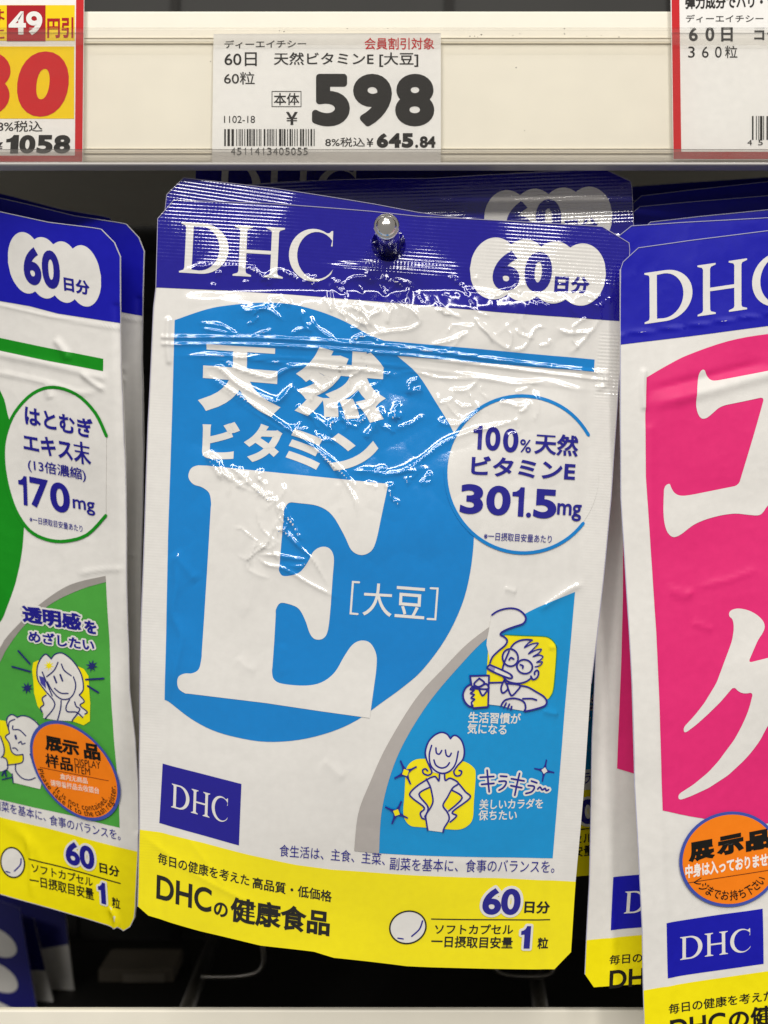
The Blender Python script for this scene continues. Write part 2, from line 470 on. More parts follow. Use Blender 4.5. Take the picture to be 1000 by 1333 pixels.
def pouch_body(surf, root, L, R, T, B, step, mat, hole=None, depth=4.0, back_mat=None, name='film_body'):
    nu = int(max(np.ptp([p[0] for p in T]), 10) / step) + 1; nv = int(max(np.ptp([p[1] for p in L]), 10) / step) + 1
    Lp, Rp, Tp, Bp = resample(L, nv), resample(R, nv), resample(T, nu), resample(B, nu)
    def coons(Lp, Rp, Tp, Bp, nu, nv):
        u = np.linspace(0, 1, nu)[None, :, None]; v = np.linspace(0, 1, nv)[:, None, None]
        S = (1 - v) * Tp[None] + v * Bp[None] + (1 - u) * Lp[:, None] + u * Rp[:, None]
        return S - ((1 - u) * (1 - v) * Tp[0] + u * (1 - v) * Tp[-1] + (1 - u) * v * Bp[0] + u * v * Bp[-1])
    G = coons(Lp, Rp, Tp, Bp, nu, nv); P = G.reshape(-1, 2)
    idx = np.arange(nu * nv).reshape(nv, nu)
    Q = np.stack((idx[:-1, :-1], idx[1:, :-1], idx[1:, 1:], idx[:-1, 1:]), -1).reshape(-1, 4)
    if hole:
        c, rx, ry = hole
        d = (P - np.array(c)) / np.array((rx, ry)); r = np.hypot(*d.T)
        near = (r > 0.86) & (r < 1.10)
        P[near] = np.array(c) + d[near] / r[near][:, None] * np.array((rx, ry))
        r = np.hypot(*((P - np.array(c)) / np.array((rx, ry))).T)
        Q = Q[~((r[Q].min(1) < 0.99) & (r[Q].mean(1) < 1.0))]
    W, n = surf.point(P, 0.0)
    # back sheet, coarser, closed along the same rim
    nu2, nv2 = max(nu // 6, 8), max(nv // 6, 8)
    G2 = coons(resample(L, nv2), resample(R, nv2), resample(T, nu2), resample(B, nu2), nu2, nv2); P2 = G2.reshape(-1, 2)
    uu, vv = np.meshgrid(np.linspace(0, 1, nu2), np.linspace(0, 1, nv2))
    bul = (np.clip(np.sin(math.pi * uu), 0, 1) ** .8 * np.clip((vv - .22) / .78, 0, 1) ** .5 * np.clip((1 - vv) * 8, 0, 1)).ravel() * depth * 1e-3
    hs = np.minimum(surf.sample(surf.H, P2), 0) * 1e-3
    inner = (np.clip(np.minimum(np.minimum(uu, 1 - uu), np.minimum(vv, 1 - vv)) * 25, 0, 1)).ravel()
    W2 = surf.plane(P2) - surf.n0[None] * (bul - hs + 2.5e-4 + 1.2e-3 * inner)[:, None]
    idx2 = np.arange(nu2 * nv2).reshape(nv2, nu2) + len(P)
    Q2 = np.stack((idx2[:-1, :-1], idx2[:-1, 1:], idx2[1:, 1:], idx2[1:, :-1]), -1).reshape(-1, 4)
    if hole:
        r2 = np.hypot(*((P2 - np.array(hole[0])) / (np.array(hole[1:]) * 1.15)).T)
        Q2 = Q2[~(r2[Q2 - len(P)].min(1) < 1.0)]
    V = np.concatenate((W, W2)) - np.array(root.location)
    me = bpy.data.meshes.new(name); me.from_pydata(V.tolist(), [], Q.tolist() + Q2.tolist())
    me.materials.append(mat); me.polygons.foreach_set('use_smooth', [True] * len(me.polygons))
    nb = np.tile(-surf.n0, (len(P2), 1))
    finish_mesh(me, np.concatenate((P, P2)), np.concatenate((n, nb)), surf)
    o = bpy.data.objects.new(name, me); COL.objects.link(o); o.parent = root
    return o

def box(name, x0, x1, y0, y1, z0, z1, mat, parent=None, bev=0.0):
    bm = bmesh.new(); bmesh.ops.create_cube(bm, size=1)
    for v in bm.verts:
        v.co = Vector((x0 if v.co.x < 0 else x1, y0 if v.co.y < 0 else y1, z0 if v.co.z < 0 else z1))
    if bev: bmesh.ops.bevel(bm, geom=bm.edges[:], offset=bev, segments=2, affect='EDGES', profile=.5)
    me = bpy.data.meshes.new(name); bm.to_mesh(me); bm.free(); me.materials.append(mat)
    o = bpy.data.objects.new(name, me); COL.objects.link(o)
    if parent: 
        o.parent = parent
        me.transform(Matrix.Translation(-parent.location))
    return o
def tube(name, pts, r, mat, parent=None, seg=16, caps=True, radii=None):
    P = [Vector(p) for p in pts]; bm = bmesh.new(); rings = []
    prev = None
    for i, p in enumerate(P):
        d = (P[min(i + 1, len(P) - 1)] - P[max(i - 1, 0)]).normalized()
        a = Vector((0, 0, 1)) if abs(d.z) < .9 else Vector((1, 0, 0))
        if prev is not None: a = prev
        x = (a - d * a.dot(d)).normalized(); prev = x; y = d.cross(x)
        rr = radii[i] if radii else r
        rings.append([bm.verts.new(p + (x * math.cos(2 * math.pi * k / seg) + y * math.sin(2 * math.pi * k / seg)) * rr) for k in range(seg)])
    for a, b in zip(rings[:-1], rings[1:]):
        for k in range(seg): bm.faces.new((a[k], a[(k + 1) % seg], b[(k + 1) % seg], b[k]))
    if caps: bm.faces.new(rings[0][::-1]); bm.faces.new(rings[-1])
    for f in bm.faces: f.smooth = len(f.verts) == 4
    bmesh.ops.recalc_face_normals(bm, faces=bm.faces)
    me = bpy.data.meshes.new(name); bm.to_mesh(me); bm.free(); me.materials.append(mat)
    o = bpy.data.objects.new(name, me); COL.objects.link(o)
    if parent:
        o.parent = parent; me.transform(Matrix.Translation(-parent.location))
    return o
def wx(px, y): return (px - CX) * K * (D + y) / D
def wz(py, y): return (CY - py) * K * (D + y) / D

NAVY = (30, 26, 140); INK = (26, 24, 20); BLUE = (0, 130, 208); DEEP = (24, 16, 146)
WHITE = (232, 229, 224); YEL = (252, 234, 0); PANEL = (0, 148, 214)

# ------------------------------------------------------------------ the setting: back panel, upper shelf front, lower shelf
cream = plain('cream_enamel', (242, 236, 220), 0.42, 0, 0.4, noise=0.05, scale=90, bump=1.5e-5)
dark = plain('dark_panel', (32, 31, 28), 0.6, 0, 0.4, noise=0.35, scale=25)
seam = plain('panel_seam', (30, 28, 26), 0.7, 0, 0.3, noise=0.2, scale=40)
YB = 0.30
bp = box('back_panel', -0.6, 0.6, YB, YB + 0.01, -0.5, 0.5, dark); tag(bp, kind='structure')
for z in (0.128, 0.098, 0.068, 0.02, -0.03, -0.08, -0.13):
    s_ = box('panel_joint', -0.6, 0.6, YB - 0.0012, YB - 0.0001, z, z + 0.0016, seam, bp)
for x in (-0.155, -0.105, 0.03, 0.14):
    s_ = box('panel_upright', x, x + 0.004, YB - 0.003, YB - 0.0014, -0.5, 0.5, seam, bp)

YR = 0.010                      # front of the upper shelf's fascia
zt, zb = wz(14, YR), wz(211, YR)
sh = empty('shelf_front', (0, YR, zb))
tag(sh, 'cream enamelled shelf edge carrying the price tickets', 'shelf')
box('fascia', -0.5, 0.5, YR, YR + 0.0025, zb, zt, cream, sh, bev=0.0006)
box('shelf_board', -0.5, 0.5, YR + 0.0026, YB - 0.004, zt - 0.0045, zt - 0.0015, cream, sh)
box('top_bead', -0.5, 0.5, YR - 0.0005, YR - 0.0001, wz(57, YR), wz(50, YR), cream, sh, bev=0.0006)
box('bottom_bead', -0.5, 0.5, YR - 0.0005, YR - 0.0001, wz(200, YR), wz(194, YR), cream, sh, bev=0.0006)

YL = 0.022
lo = empty('lower_shelf', (0, YL, wz(1600, YL))); tag(lo, 'cream enamelled lower shelf edge below the hanging pouches', 'shelf')
box('fascia', -0.6, 0.6, YL, YL + 0.003, wz(1600, YL), wz(1315, YL), cream, lo, bev=0.0006)
box('shelf_board', -0.6, 0.6, YL + 0.0031, YB - 0.002, wz(1600, YL), wz(1600, YL) + 0.003, dark, lo)

# clear ticket strip clipped over the fascia
st = empty('ticket_strip', (0, YR - 0.004, wz(215, YR - 0.004)))
tag(st, 'long clear plastic ticket holder strip over the cream shelf edge', 'ticket strip')
YS = YR - 0.0042
clear = clear_plastic('clear_strip', (0.995, 0.993, 0.988), 0.008)
hazy = clear_plastic('hazy_strip', (0.975, 0.97, 0.96), 0.03)
greyp = clear_plastic('grey_strip', (0.88, 0.87, 0.86), 0.12)
box('front_sheet', -0.5, 0.5, YS, YS + 0.0005, wz(211, YS), wz(36, YS), clear, st)
box('top_fold', -0.5, 0.5, YS + 0.0007, YS + 0.0013, wz(57, YS), wz(37, YS), hazy, st, bev=0.0002)
box('bottom_fold', -0.5, 0.5, YS + 0.0007, YS + 0.0013, wz(211, YS), wz(193, YS), greyp, st, bev=0.0002)
lip = plain('strip_lip', (196, 192, 188), 0.25, 0, 0.6, noise=0.08, scale=30, stretch=(1, 1, 20))
box('bottom_lip', -0.5, 0.5, YS - 0.0008, YR + 0.002, wz(216, YS), wz(211.5, YS), lip, st, bev=0.0007)

# ------------------------------------------------------------------ price tickets (paper, slipped behind the strip)
def ticket(name, label, corners, cat='price ticket'):
    """corners: TL, TR, BR, BL"""
    yc = YR - 0.0021
    sf = Surf(corners[3], yc); sf.g = 0
    root = empty(name, tuple(sf.origin)); tag(root, label, cat)
    paper = film((246, 244, 240), 'paper')
    p = Part(sf, 'paper_sheet'); p.poly(corners, paper, 0)
    o = p.build(root)
    # paper has thickness: a shallow backing just behind the face
    W = sf.plane(np.array(corners, float)); me = bpy.data.meshes.new('paper_back')
    A = [tuple(w - np.array(root.location) + np.array((0, 1e-5, 0))) for w in W]; Bk = [tuple(w - np.array(root.location) + np.array((0, 3e-4, 0))) for w in W]
    me.from_pydata(A + Bk, [], [(4, 5, 6, 7)] + [(i, (i + 1) % 4, 4 + (i + 1) % 4, 4 + i) for i in range(4)])
    me.materials.append(paper); b = bpy.data.objects.new('paper_back', me); COL.objects.link(b); b.parent = root
    return sf, root
def pm(rgb): return film(rgb, 'paper')
BK = pm((48, 46, 44)); RD = pm((206, 40, 44)); YW = pm((250, 214, 20)); WH = pm((240, 238, 234)); DR = pm((176, 22, 34))
def rect(x0, y0, x1, y1): return [(x0, y0), (x1, y0), (x1, y1), (x0, y1)]

sf, rt = ticket('price_ticket', 'white price ticket reading 598 in heavy black figures', [(278, 44), (574, 43), (574, 211), (276, 211)])
p = Part(sf, 'product_lettering')
p.text('ディーエイチシー', (292.4, 63), (398.7, 62), 10.5, BK, 1, .012)
p.text('60日', (292.4, 86), (334.4, 86), 18, BK, 1, .008); p.text('天然ビタミンE [大豆]', (356.5, 87), (544.6, 87), 19, BK, 1, .012)
p.text('60粒', (291.8, 110), (331.7, 110), 16.5, BK, 1, .004)
p.text('1102-18', (291.8, 160), (332, 160), 9.2, BK, 1, 0.0)
p.build(rt)
p = Part(sf, 'discount_lettering'); p.text('会員割引対象', (474.6, 64.5), (565.4, 64.5), 15.5, RD, 1, .012); p.build(rt)
p = Part(sf, 'price_lettering')
p.line(rect(354.2, 119, 392, 138.8), 0.9, BK, 1, closed=True); p.text('本体', (356.5, 137), (389.8, 137), 16, BK, 1, .012)
p.text('¥', (372.3, 162.6), (387.8, 162.6), 17, BK, 1, .03)
for ch, a, b_ in (('5', 406.2, 455.5), ('9', 459.8, 510.3), ('8', 514.6, 565.4)):
    p.text(ch, (a, 164.4), (b_, 164.4), 68.3, BK, 1, 0, heavy=4.6)
p.text('8%税込', (423.5, 191), (475.3, 191), 12, BK, 1, .006); p.text('¥', (477.3, 191), (486.2, 191), 11, BK, 1, .02)
for ch, a, b_ in (('6', 490.5, 505.5), ('4', 506, 522), ('5', 523, 538.2)): p.text(ch, (a, 192.3), (b_, 192.3), 19, BK, 1, .06)
p.text('.', (540.6, 192.3), (544.4, 192.3), 4, BK, 1, 0)
p.text('84', (546.5, 192.3), (567, 192.3), 15, BK, 1, .045)
p.build(rt)
def barcode(sf, root, x0, x1, y0, y1, seed):
    p = Part(sf, 'barcode'); rnd = random.Random(seed); x = x0; u = 1.05
    while x < x1:
        w = u * rnd.choice((1, 1, 1, 2, 2, 3)); 
        if x + w > x1: break
        p.poly(rect(x, y0, x + w, y1), BK, 1); x += w + u * rnd.choice((1, 1, 2, 2, 3))
    return p
p = barcode(sf, rt, 292, 411, 168, 190, 5); 
for i, ch in enumerate('4511413405055'): p.text(ch, (300.7 + i * 7.85 + (2 if ch == '1' else 0), 201.8), (306.6 + i * 7.85 - (2 if ch == '1' else 0), 201.8), 9.5, BK, 1, -0.004)
p.build(rt)

sf, rt = ticket('price_ticket', 'red bordered yellow and white sale ticket reading 1058', [(-110, -50), (110, -50), (108, 211), (-110, 211)])
p = Part(sf, 'red_border'); p.poly([(-108, -48), (109.6, -48), (107.2, 210.5), (-108, 210.5)], RD, 1, holes=[[(-98, -40), (99.5, -40), (97.6, 202.5), (-98, 202.5)]]); p.build(rt)
p = Part(sf, 'yellow_panel'); p.poly(rect(-96, 6.6, 97.4, 53), YW, 1); p.poly(rect(-96, 60.4, 96.6, 154.5), YW, 1); p.build(rt)
p = Part(sf, 'discount_lettering')
p.poly(rect(9, 7, 59.4, 53.5), DR, 2); p.text('49', (11.5, 46), (55.4, 46), 31, WH, 3, .03)
p.text('円引', (61.7, 49.5), (95.7, 49.5), 27, DR, 2, .03); p.text('は', (-16, 27), (6.4, 27), 15, DR, 2, .02); p.text('に', (-16, 51), (6, 51), 14, DR, 2, .02); p.build(rt)
p = Part(sf, 'price_lettering')
p.text('0', (19, 152), (86, 152), 85, RD, 2, 0, slant=.10, heavy=6.5); p.text('8', (-56, 152), (11, 152), 85, RD, 2, 0, slant=.08, heavy=6.5)
p.text('8%税込', (-4, 171.6), (55.4, 171.6), 14.5, BK, 1, .006)
p.text('¥', (-9, 197), (4, 197), 12, BK, 1, .03)
for i, ch in enumerate('1058'):
    a = (7.3, 24.5, 47, 69.5)[i]; b_ = (23.5, 45.5, 68, 91)[i]
    p.text(ch, (a, 199.7), (b_, 199.7), 24, BK, 1, .05, slant=.06)
p.build(rt)

sf, rt = ticket('price_ticket', 'white ticket with thin red border for a 360 tablet pack', [(872.5, -50), (1090, -50), (1090, 208), (876.5, 208)])
p = Part(sf, 'red_border'); p.poly([(873.8, -48), (1088, -48), (1088, 207), (877, 207)], RD, 1, holes=[[(884, -40), (1078, -40), (1078, 197.5), (887, 197.5)]]); p.build(rt)
p = Part(sf, 'product_lettering')
p.text('弾力成分でハリ・ツヤ', (892, 12), (1024, 10.5), 17, BK, 1, .035)
p.text('ディーエイチシー', (893, 29), (994, 29), 10, BK, 1, .006)
for ch, a, b_ in (('6', 897, 908.5), ('0', 918.5, 930)): p.text(ch, (a, 53.5), (b_, 53.5), 18, BK, 1, .025)
p.text('日', (939, 54), (954, 54), 18.5, BK, 1, .03); p.text('コラーゲン', (982, 53), (1066, 53), 16, BK, 1, .03)
for ch, a, b_ in (('3', 896, 904.5), ('6', 914, 922.5), ('0', 931, 939.5)): p.text(ch, (a, 75), (b_, 75), 14.5, BK, 1, 0)
p.text('粒', (944, 75.5), (960, 75.5), 16, BK, 1, .004)
p.build(rt)
p = barcode(sf, rt, 979, 1070, 151, 182, 9)
for i, ch in enumerate('4511413'): p.text(ch, (973 + i * 14, 189), (979 + i * 14, 189), 7, BK, 1, 0)
p.build(rt)

spk = Surf((700, 45), YS - 0.00005); spk.g = 0
p = Part(spk, 'dust_speck'); rnd = random.Random(4); dirt = pm((70, 58, 46))
for x, y, r in [(627, 45, 1.6), (612, 47, 1.0), (618, 47, .9), (622, 48, .8), (668, 46, .9), (677, 44, 1.0), (735, 33 + 4, 1.2), (735, 44, 1.3), (806, 48, 1.4), (764, 47, .8), (783, 46, .7), (370, 41, 1.1), (364, 40, .8), (452, 37, .9), (505, 36.8, .9), (672, 88, 1.0), (683, 170, .8), (250, 44, .7), (205, 52, .6), (274, 80, .9)]:
    p.poly([(x + r * math.cos(a) * rnd.uniform(.5, 1.1), y + r * .8 * math.sin(a) * rnd.uniform(.5, 1.1)) for a in np.linspace(0, 2 * math.pi, 7)[:-1]], dirt, 0)
o = p.build(st); o['kind'] = 'stuff'

# ------------------------------------------------------------------ middle pouch (blue, glossy, on the peg)
def up_main(x, y): return (0.033 + 0.044 * (x - 200) / 600, -1)
ms = Surf((506, 312), 0.0, 0, 0, box=(150, 230, 850, 1300), up=up_main); ms.g = 3
X, Y = ms.X, ms.Y
def sst(a, b, v):
    t = np.clip((v - a) / (b - a), 0, 1); return t * t * (3 - 2 * t)
xl = np.interp(Y, (282, 374, 560, 810, 1081, 1182), (205, 203, 193, 184, 181, 178)); xr = np.interp(Y, (325, 400, 500, 653, 756, 890, 1040, 1243), (820, 815, 806, 795, 785, 770, 760, 745))
u = (X - xl) / (xr - xl)
# filled volume below the zip, flat seals at the rim
ms.H += 4.2 * sst(0.04, 0.42, u) * sst(0.04, 0.42, 1 - u) * sst(470, 720, Y) * sst(1235, 1000, Y)
ms.H += 1.1 * sst(0.05, 0.3, u) * sst(0.05, 0.3, 1 - u) * sst(372, 408, Y) * sst(500, 440, Y)
ms.H += 0.35 * sst(0.050, 0.075, u) * sst(0.055, 0.085, 1 - u) * sst(376, 392, Y)
ms.H += -2.2 * ((X - 460) / 300) ** 2 * sst(900, 1250, Y)
# slow unevenness of thin film
ms.H += 0.35 * frand(ms.H.shape, 60, 3) + 0.10 * frand(ms.H.shape, 22, 4) * sst(360, 420, Y)
inn = sst(0.05, 0.12, u) * sst(0.05, 0.12, 1 - u) * sst(378, 400, Y)
ms.H += (0.28 * np.abs(frand(ms.H.shape, 30, 5)) + 0.12 * np.abs(frand(ms.H.shape, 14, 6))) * inn * (0.25 + 0.75 * sst(800, 640, Y))
A = conv(185, 380, 2.94); B2 = conv(440, 350, 2.564); C3 = conv(500, 420, 2.94); D4 = conv(180, 200, 3.03); E5 = conv(480, 200, 2.857); F6 = conv(180, 590, 3.333)
zipl = [(212, 439), (253, 440), (338, 441), (440, 447), (525, 454), (640, 468), (756, 482), (790, 486)]
ms.ridge(zipl, .50, 2.6, fade=False); ms.ridge([(x, y + 9) for x, y in zipl], .42, 2.4, fade=False); ms.ridge([(x, y + 24) for x, y in zipl], .22, 3.0)
ms.ridge([(219, 418), (218, 445), (220, 470)], .55, 4, fade=False); ms.ridge([(786, 484), (790, 500), (775, 505)], .5, 4)
creases = [
 (A([(215, 122), (300, 130), (340, 150), (372, 165)]), .42, 2.4), (A([(222, 140), (320, 158), (375, 165)]), .4, 2.2),
 (A([(560, 175), (600, 150), (625, 140), (615, 100), (605, 75)]), .6, 3), (A([(625, 140), (650, 150), (640, 120)]), .5, 2.6),
 (A([(650, 95), (660, 130), (700, 165), (745, 190)]), .6, 2.6), (A([(800, 190), (860, 170), (900, 190), (930, 200)]), .6, 2.6),
 (A([(380, 55), (400, 75), (450, 70), (490, 75), (520, 95), (550, 120)]), .5, 3),
 (A([(230, 258), (310, 262), (350, 290), (440, 320), (500, 330), (560, 295), (640, 285), (760, 300), (830, 300), (900, 310), (1000, 328)]), .85, 3.0),
 (A([(165, 245), (300, 245), (500, 270), (640, 290)]), .5, 2.4),
 (A([(232, 285), (300, 295), (360, 350), (440, 395), (500, 420), (530, 415), (560, 380), (585, 335)]), 1.05, 4.2),
 (A([(230, 305), (330, 370), (450, 450), (560, 525), (650, 590), (720, 650), (780, 710), (820, 760)]), .85, 3.0),
 (A([(245, 325), (340, 395), (450, 475), (560, 550)]), .3, 3.0),
 (A([(640, 330), (680, 370), (720, 360), (760, 320)]), .7, 3.6), (A([(850, 340), (820, 390), (780, 430), (740, 445), (700, 440)]), .8, 3.8),
 (A([(610, 450), (640, 470), (690, 500), (720, 530)]), .7, 4), (A([(905, 480), (880, 530), (850, 565)]), .9, 5), (A([(960, 470), (985, 490)]), .7, 4),
 (A([(240, 625), (290, 650), (310, 690), (350, 730)]), .75, 3.6), (A([(790, 690), (870, 688), (930, 700), (1000, 690), (1100, 675)]), .7, 3.6),
 (B2([(0, 145), (30, 160)]), .5, 3), (B2([(110, 200), (105, 165), (130, 150), (150, 140)]), .6, 3), (B2([(100, 225), (180, 212), (240, 205), (275, 175), (230, 125)]), .6, 2.8),
 (B2([(460, 165), (490, 205), (530, 245), (570, 265), (578, 220), (565, 190)]), .65, 3.0), (B2([(570, 270), (620, 265), (660, 200), (700, 195)]), .55, 2.6),
 (B2([(725, 195), (770, 215), (835, 215), (800, 260), (770, 285)]), .6, 2.8), (B2([(300, 260), (380, 240), (430, 215), (435, 200)]), .55, 2.8),
 (B2([(160, 360), (250, 345), (340, 365), (480, 368), (600, 385), (700, 375), (800, 405), (825, 385)]), .55, 2.8),
 (B2([(370, 405), (430, 405), (470, 370)]), .6, 3), (B2([(455, 440), (470, 470), (440, 500), (400, 520), (340, 515), (355, 490)]), .7, 3.2),
 (B2([(230, 425), (240, 385), (275, 365)]), .8, 4), (B2([(230, 410), (285, 405)]), .8, 4), (B2([(590, 415), (650, 390)]), .5, 3), (B2([(600, 480), (625, 470), (640, 440)]), .6, 3),
 (C3([(0, 580), (70, 570), (150, 520), (230, 460), (330, 420), (420, 400), (535, 365)]), .60, 3.2), (C3([(0, 630), (40, 625)]), .6, 3.6), (C3([(15, 365), (50, 370)]), .6, 4),
 (D4([(160, 475), (200, 455), (280, 440), (430, 452), (500, 490), (530, 470), (560, 465), (600, 480), (640, 520)]), .45, 2.4),
 (D4([(490, 505), (520, 480), (560, 500)]), .5, 2.4), (D4([(660, 480), (690, 510)]), .5, 2.4), (D4([(740, 490), (770, 500), (800, 545), (830, 500), (880, 490), (930, 500)]), .5, 2.4), (D4([(940, 505), (970, 540), (990, 500)]), .5, 2.6),
 (E5([(0, 465), (60, 475), (140, 480), (190, 520)]), .5, 2.6), (E5([(45, 490), (60, 520), (120, 470)]), .5, 2.4), (E5([(340, 480), (370, 530)]), .5, 2.4), (E5([(350, 500), (430, 510), (480, 530), (520, 500)]), .5, 2.6),
 (E5([(430, 545), (500, 520), (560, 490), (600, 485)]), .45, 2.4), (E5([(600, 530), (660, 545), (700, 550), (730, 535)]), .55, 2.6), (E5([(760, 545), (800, 525), (840, 540), (870, 520)]), .5, 2.4), (E5([(130, 480), (150, 560), (130, 640)]), .4, 4),
 (F6([(290, 0), (330, 60), (370, 120)]), .7, 3.4), (F6([(770, 0), (840, 50), (900, 130), (940, 200), (955, 280)]), .6, 3.0), (F6([(800, 20), (880, 80), (950, 150)]), .4, 2.6),
 (F6([(590, 190), (635, 270), (640, 340), (710, 410), (770, 470), (830, 580)]), .55, 2.8), (F6([(510, 435), (560, 480), (640, 500), (760, 570), (870, 625)]), .6, 3.0),
 (F6([(515, 440), (600, 440), (680, 455), (735, 465), (700, 492), (640, 480)]), .55, 3.0), (F6([(440, 60), (455, 100), (500, 140)]), .5, 4),
 (F6([(490, 420), (505, 520), (490, 620), (460, 715)]), .35, 6), (F6([(870, 120), (880, 260)]), .3, 5), (F6([(150, 430), (220, 510), (260, 560)]), .8, 9), (F6([(150, 440), (170, 560), (150, 690), (190, 800), (160, 950), (140, 1070)]), 1.0, 7),
 (F6([(430, 880), (470, 920), (520, 940)]), .35, 7), (F6([(640, 820), (620, 900), (640, 960)]), .3, 7),
 ([(700, 795), (740, 768), (762, 760)], .8, 5), ([(655, 765), (672, 770)], .5, 4), ([(715, 845), (725, 838)], .5, 3), ([(705, 925), (728, 930)], .6, 4),
 ([(180, 1085), (260, 1140), (340, 1180)], .45, 5), ([(420, 985), (450, 1010)], .4, 8), ([(480, 1128), (600, 1120), (720, 1150)], .2, 10), ([(240, 1085), (300, 1160)], .25, 4),
]
for c, a, s_ in creases: ms.ridge(c, a * 0.72, s_ * 1.08, soft=False)
for i, (c, r, n, a, ang) in enumerate([((425, 528), (46, 40), 16, .5, None), ((318, 634), (40, 26), 10, .45, None), ((345, 690), (40, 46), 16, .45, None), ((485, 555), (22, 20), 5, .5, None), ((515, 625), (50, 16), 7, .4, 10),
                                   ((395, 405), (90, 24), 9, .35, None), ((470, 415), (60, 30), 9, .4, None), ((640, 425), (160, 34), 16, .4, None), ((610, 515), (130, 34), 10, .35, None), ((420, 366), (190, 9), 16, .35, 15), ((640, 388), (190, 11), 16, .35, 12), ((300, 350), (90, 8), 5, .25, 5)]):
    ms.crumple(c, r, n, a, 20 + i, ang=ang)
# hole rim pulled by the peg
ms.H += 0.8 * np.exp(-(((X - 506) / 60) ** 2 + ((Y - 350) / 26) ** 2)) * sst(338, 350, Y)
ms.weave = sst(362, 350, Y - (X - 500) * 0.06) * np.clip(0.62 + 0.30 * frand(ms.H.shape, 30, 9), 0.15, 1.1)
ms.weave += 0.8 * sst(0.945, 0.955, u) * sst(428, 436, Y) * sst(520, 512, Y)
ms.rib = (sst(0.055, 0.045, u) + sst(0.945, 0.955, u)) * sst(500, 520, Y) * sst(1140, 1120, Y) * 0.22
ms.finish()

ML = [(205, 284), (204, 330), (203, 374), (200, 400), (193, 550), (190, 642), (187.6, 713), (184, 810), (182, 911), (181, 1000), (181, 1081), (178, 1182)]
MR = [(820, 325), (815, 400), (806, 500), (795, 653), (785, 756), (770, 890), (760, 1040), (751, 1150), (745, 1243)]
MT = [(205, 284), (226, 260), (345, 265), (484, 275), (543, 281), (620, 285), (784, 295), (819, 316), (820, 325)]
MB_ = [(178, 1182), (192, 1194), (260, 1212), (340, 1230), (409, 1238), (435, 1246), (480, 1251), (529, 1257), (604, 1260), (723, 1265), (745, 1243)]
HOLE = ((506, 318), 22.5, 22.5)
root = empty('supplement_pouch', tuple(ms.origin))
tag(root, 'glossy blue and white vitamin pouch with big letter E, crumpled film', 'pouch', 'blue vitamin pouches on the middle peg')
main_root = root
G = lambda c: film(c, 'gloss')
gw, gn, gb, gd, gy, gk, gp = G(WHITE), G(NAVY), G(BLUE), G(DEEP), G(YEL), G(INK), G(PANEL)
gg = G((30, 140, 60))
pouch_body(ms, root, ML, MR, MT, MB_, 2.0, gw, hole=HOLE)

band = [(203, 374), (290, 378), (378, 384), (510, 395), (644.5, 406.5), (813, 418)]
hole_poly = ellipse(HOLE[0], (HOLE[1], 0), (0, HOLE[2]), 40)
p = Part(ms, 'header_band'); p.poly(MT + [(815, 400)] + band[::-1] + [(204, 330)], gd, 1, holes=[hole_poly]); p.build(root)
p = Part(ms, 'header_template'); p.poly(MT + [(815, 400)] + band[::-1] + [(204, 330)], gd, 1); _tmpl = p.build(root); header_whole = _tmpl.data; bpy.data.objects.remove(_tmpl)
p = Part(ms, 'header_lettering'); dhc(p, (233, 354.5), (433, 367.5), 66, gw, 2, (0.045, -1)); p.build(root)
def cloud(part, cs, rx, ry, shear, mat, layer, n=90):
    """four overlapping lobes as one outline; lobe centres cs, each an ellipse with a vertical shear"""
    xs = np.linspace(cs[0][0] - rx, cs[-1][0] + rx, n); upn, dn = [], []
    for x in xs:
        a, b_ = [], []
        for cx, cy in cs:
            t = 1 - ((x - cx) / rx) ** 2
            if t >= 0: a.append(cy - ry * math.sqrt(t)); b_.append(cy + ry * math.sqrt(t))
        upn.append((x, min(a))); dn.append((x, max(b_)))
    out = upn[:-1] + dn[::-1][:-1]
    cy0 = np.mean([c[1] for c in cs])
    part.poly([(x + shear * (y - cy0), y) for x, y in out], mat, layer)
p = Part(ms, 'cloud_badge'); cloud(p, [(643.8, 349.5), (682.3, 351.9), (721.5, 354.7), (757.2, 357.5)], 32, 40.6, -.04, gw, 2); p.build(root)
p = Part(ms, 'cloud_lettering')
p.text('6', (640.3, 377.4), (675.5, 379), 52.5, gn, 3, .05); p.text('0', (681.5, 379.2), (717, 380.4), 52, gn, 3, .05)
p.text('日', (721.5, 380.3), (739.7, 381), 21, gn, 3, .045); p.text('分', (742.5, 381.3), (767, 382.5), 22, gn, 3, .045); p.build(root)

# big blue disc with its bar
disc = [(227.6, 416.7)] + catmull([(227.6, 416.7), (270, 403), (300, 398), (343, 395), (383, 398), (418, 407), (450, 420), (479, 436.5)], 4)[1:] + [(500, 444.5), (774.8, 467.6), (773.8, 483.6), (517, 464)]
disc += catmull([(517, 464), (544, 488), (568, 525), (590, 563), (606, 610), (615, 660), (616, 699), (611, 745), (600, 787), (579, 830), (550, 869), (524, 892), (495, 913), (465, 934), (432, 949), (390, 960), (348, 963), (310, 958), (277, 949), (248, 934), (222, 914.5), (214.5, 911)], 4)[1:]
disc += [(216, 860), (219, 700), (221, 640), (224, 540)]
p = Part(ms, 'blue_disc'); p.poly(disc, gb, 1); p.build(root)
p = Part(ms, 'disc_lettering')
p.text('天', (257.5, 534), (365, 545), 86, gw, 2, .052, hR=90); p.text('然', (383, 541), (500.5, 553), 90, gw, 2, .048, hR=94)
p.text('ビ', (262.5, 597), (311.5, 599), 49, gw, 2, .045); p.text('タ', (317, 601), (366.5, 603.5), 50, gw, 2, .045)
p.text('ミ', (372, 605), (418.5, 613), 48, gw, 2, .05); p.text('ン', (428, 613), (491, 616), 49, gw, 2, .05)
p.build(root)
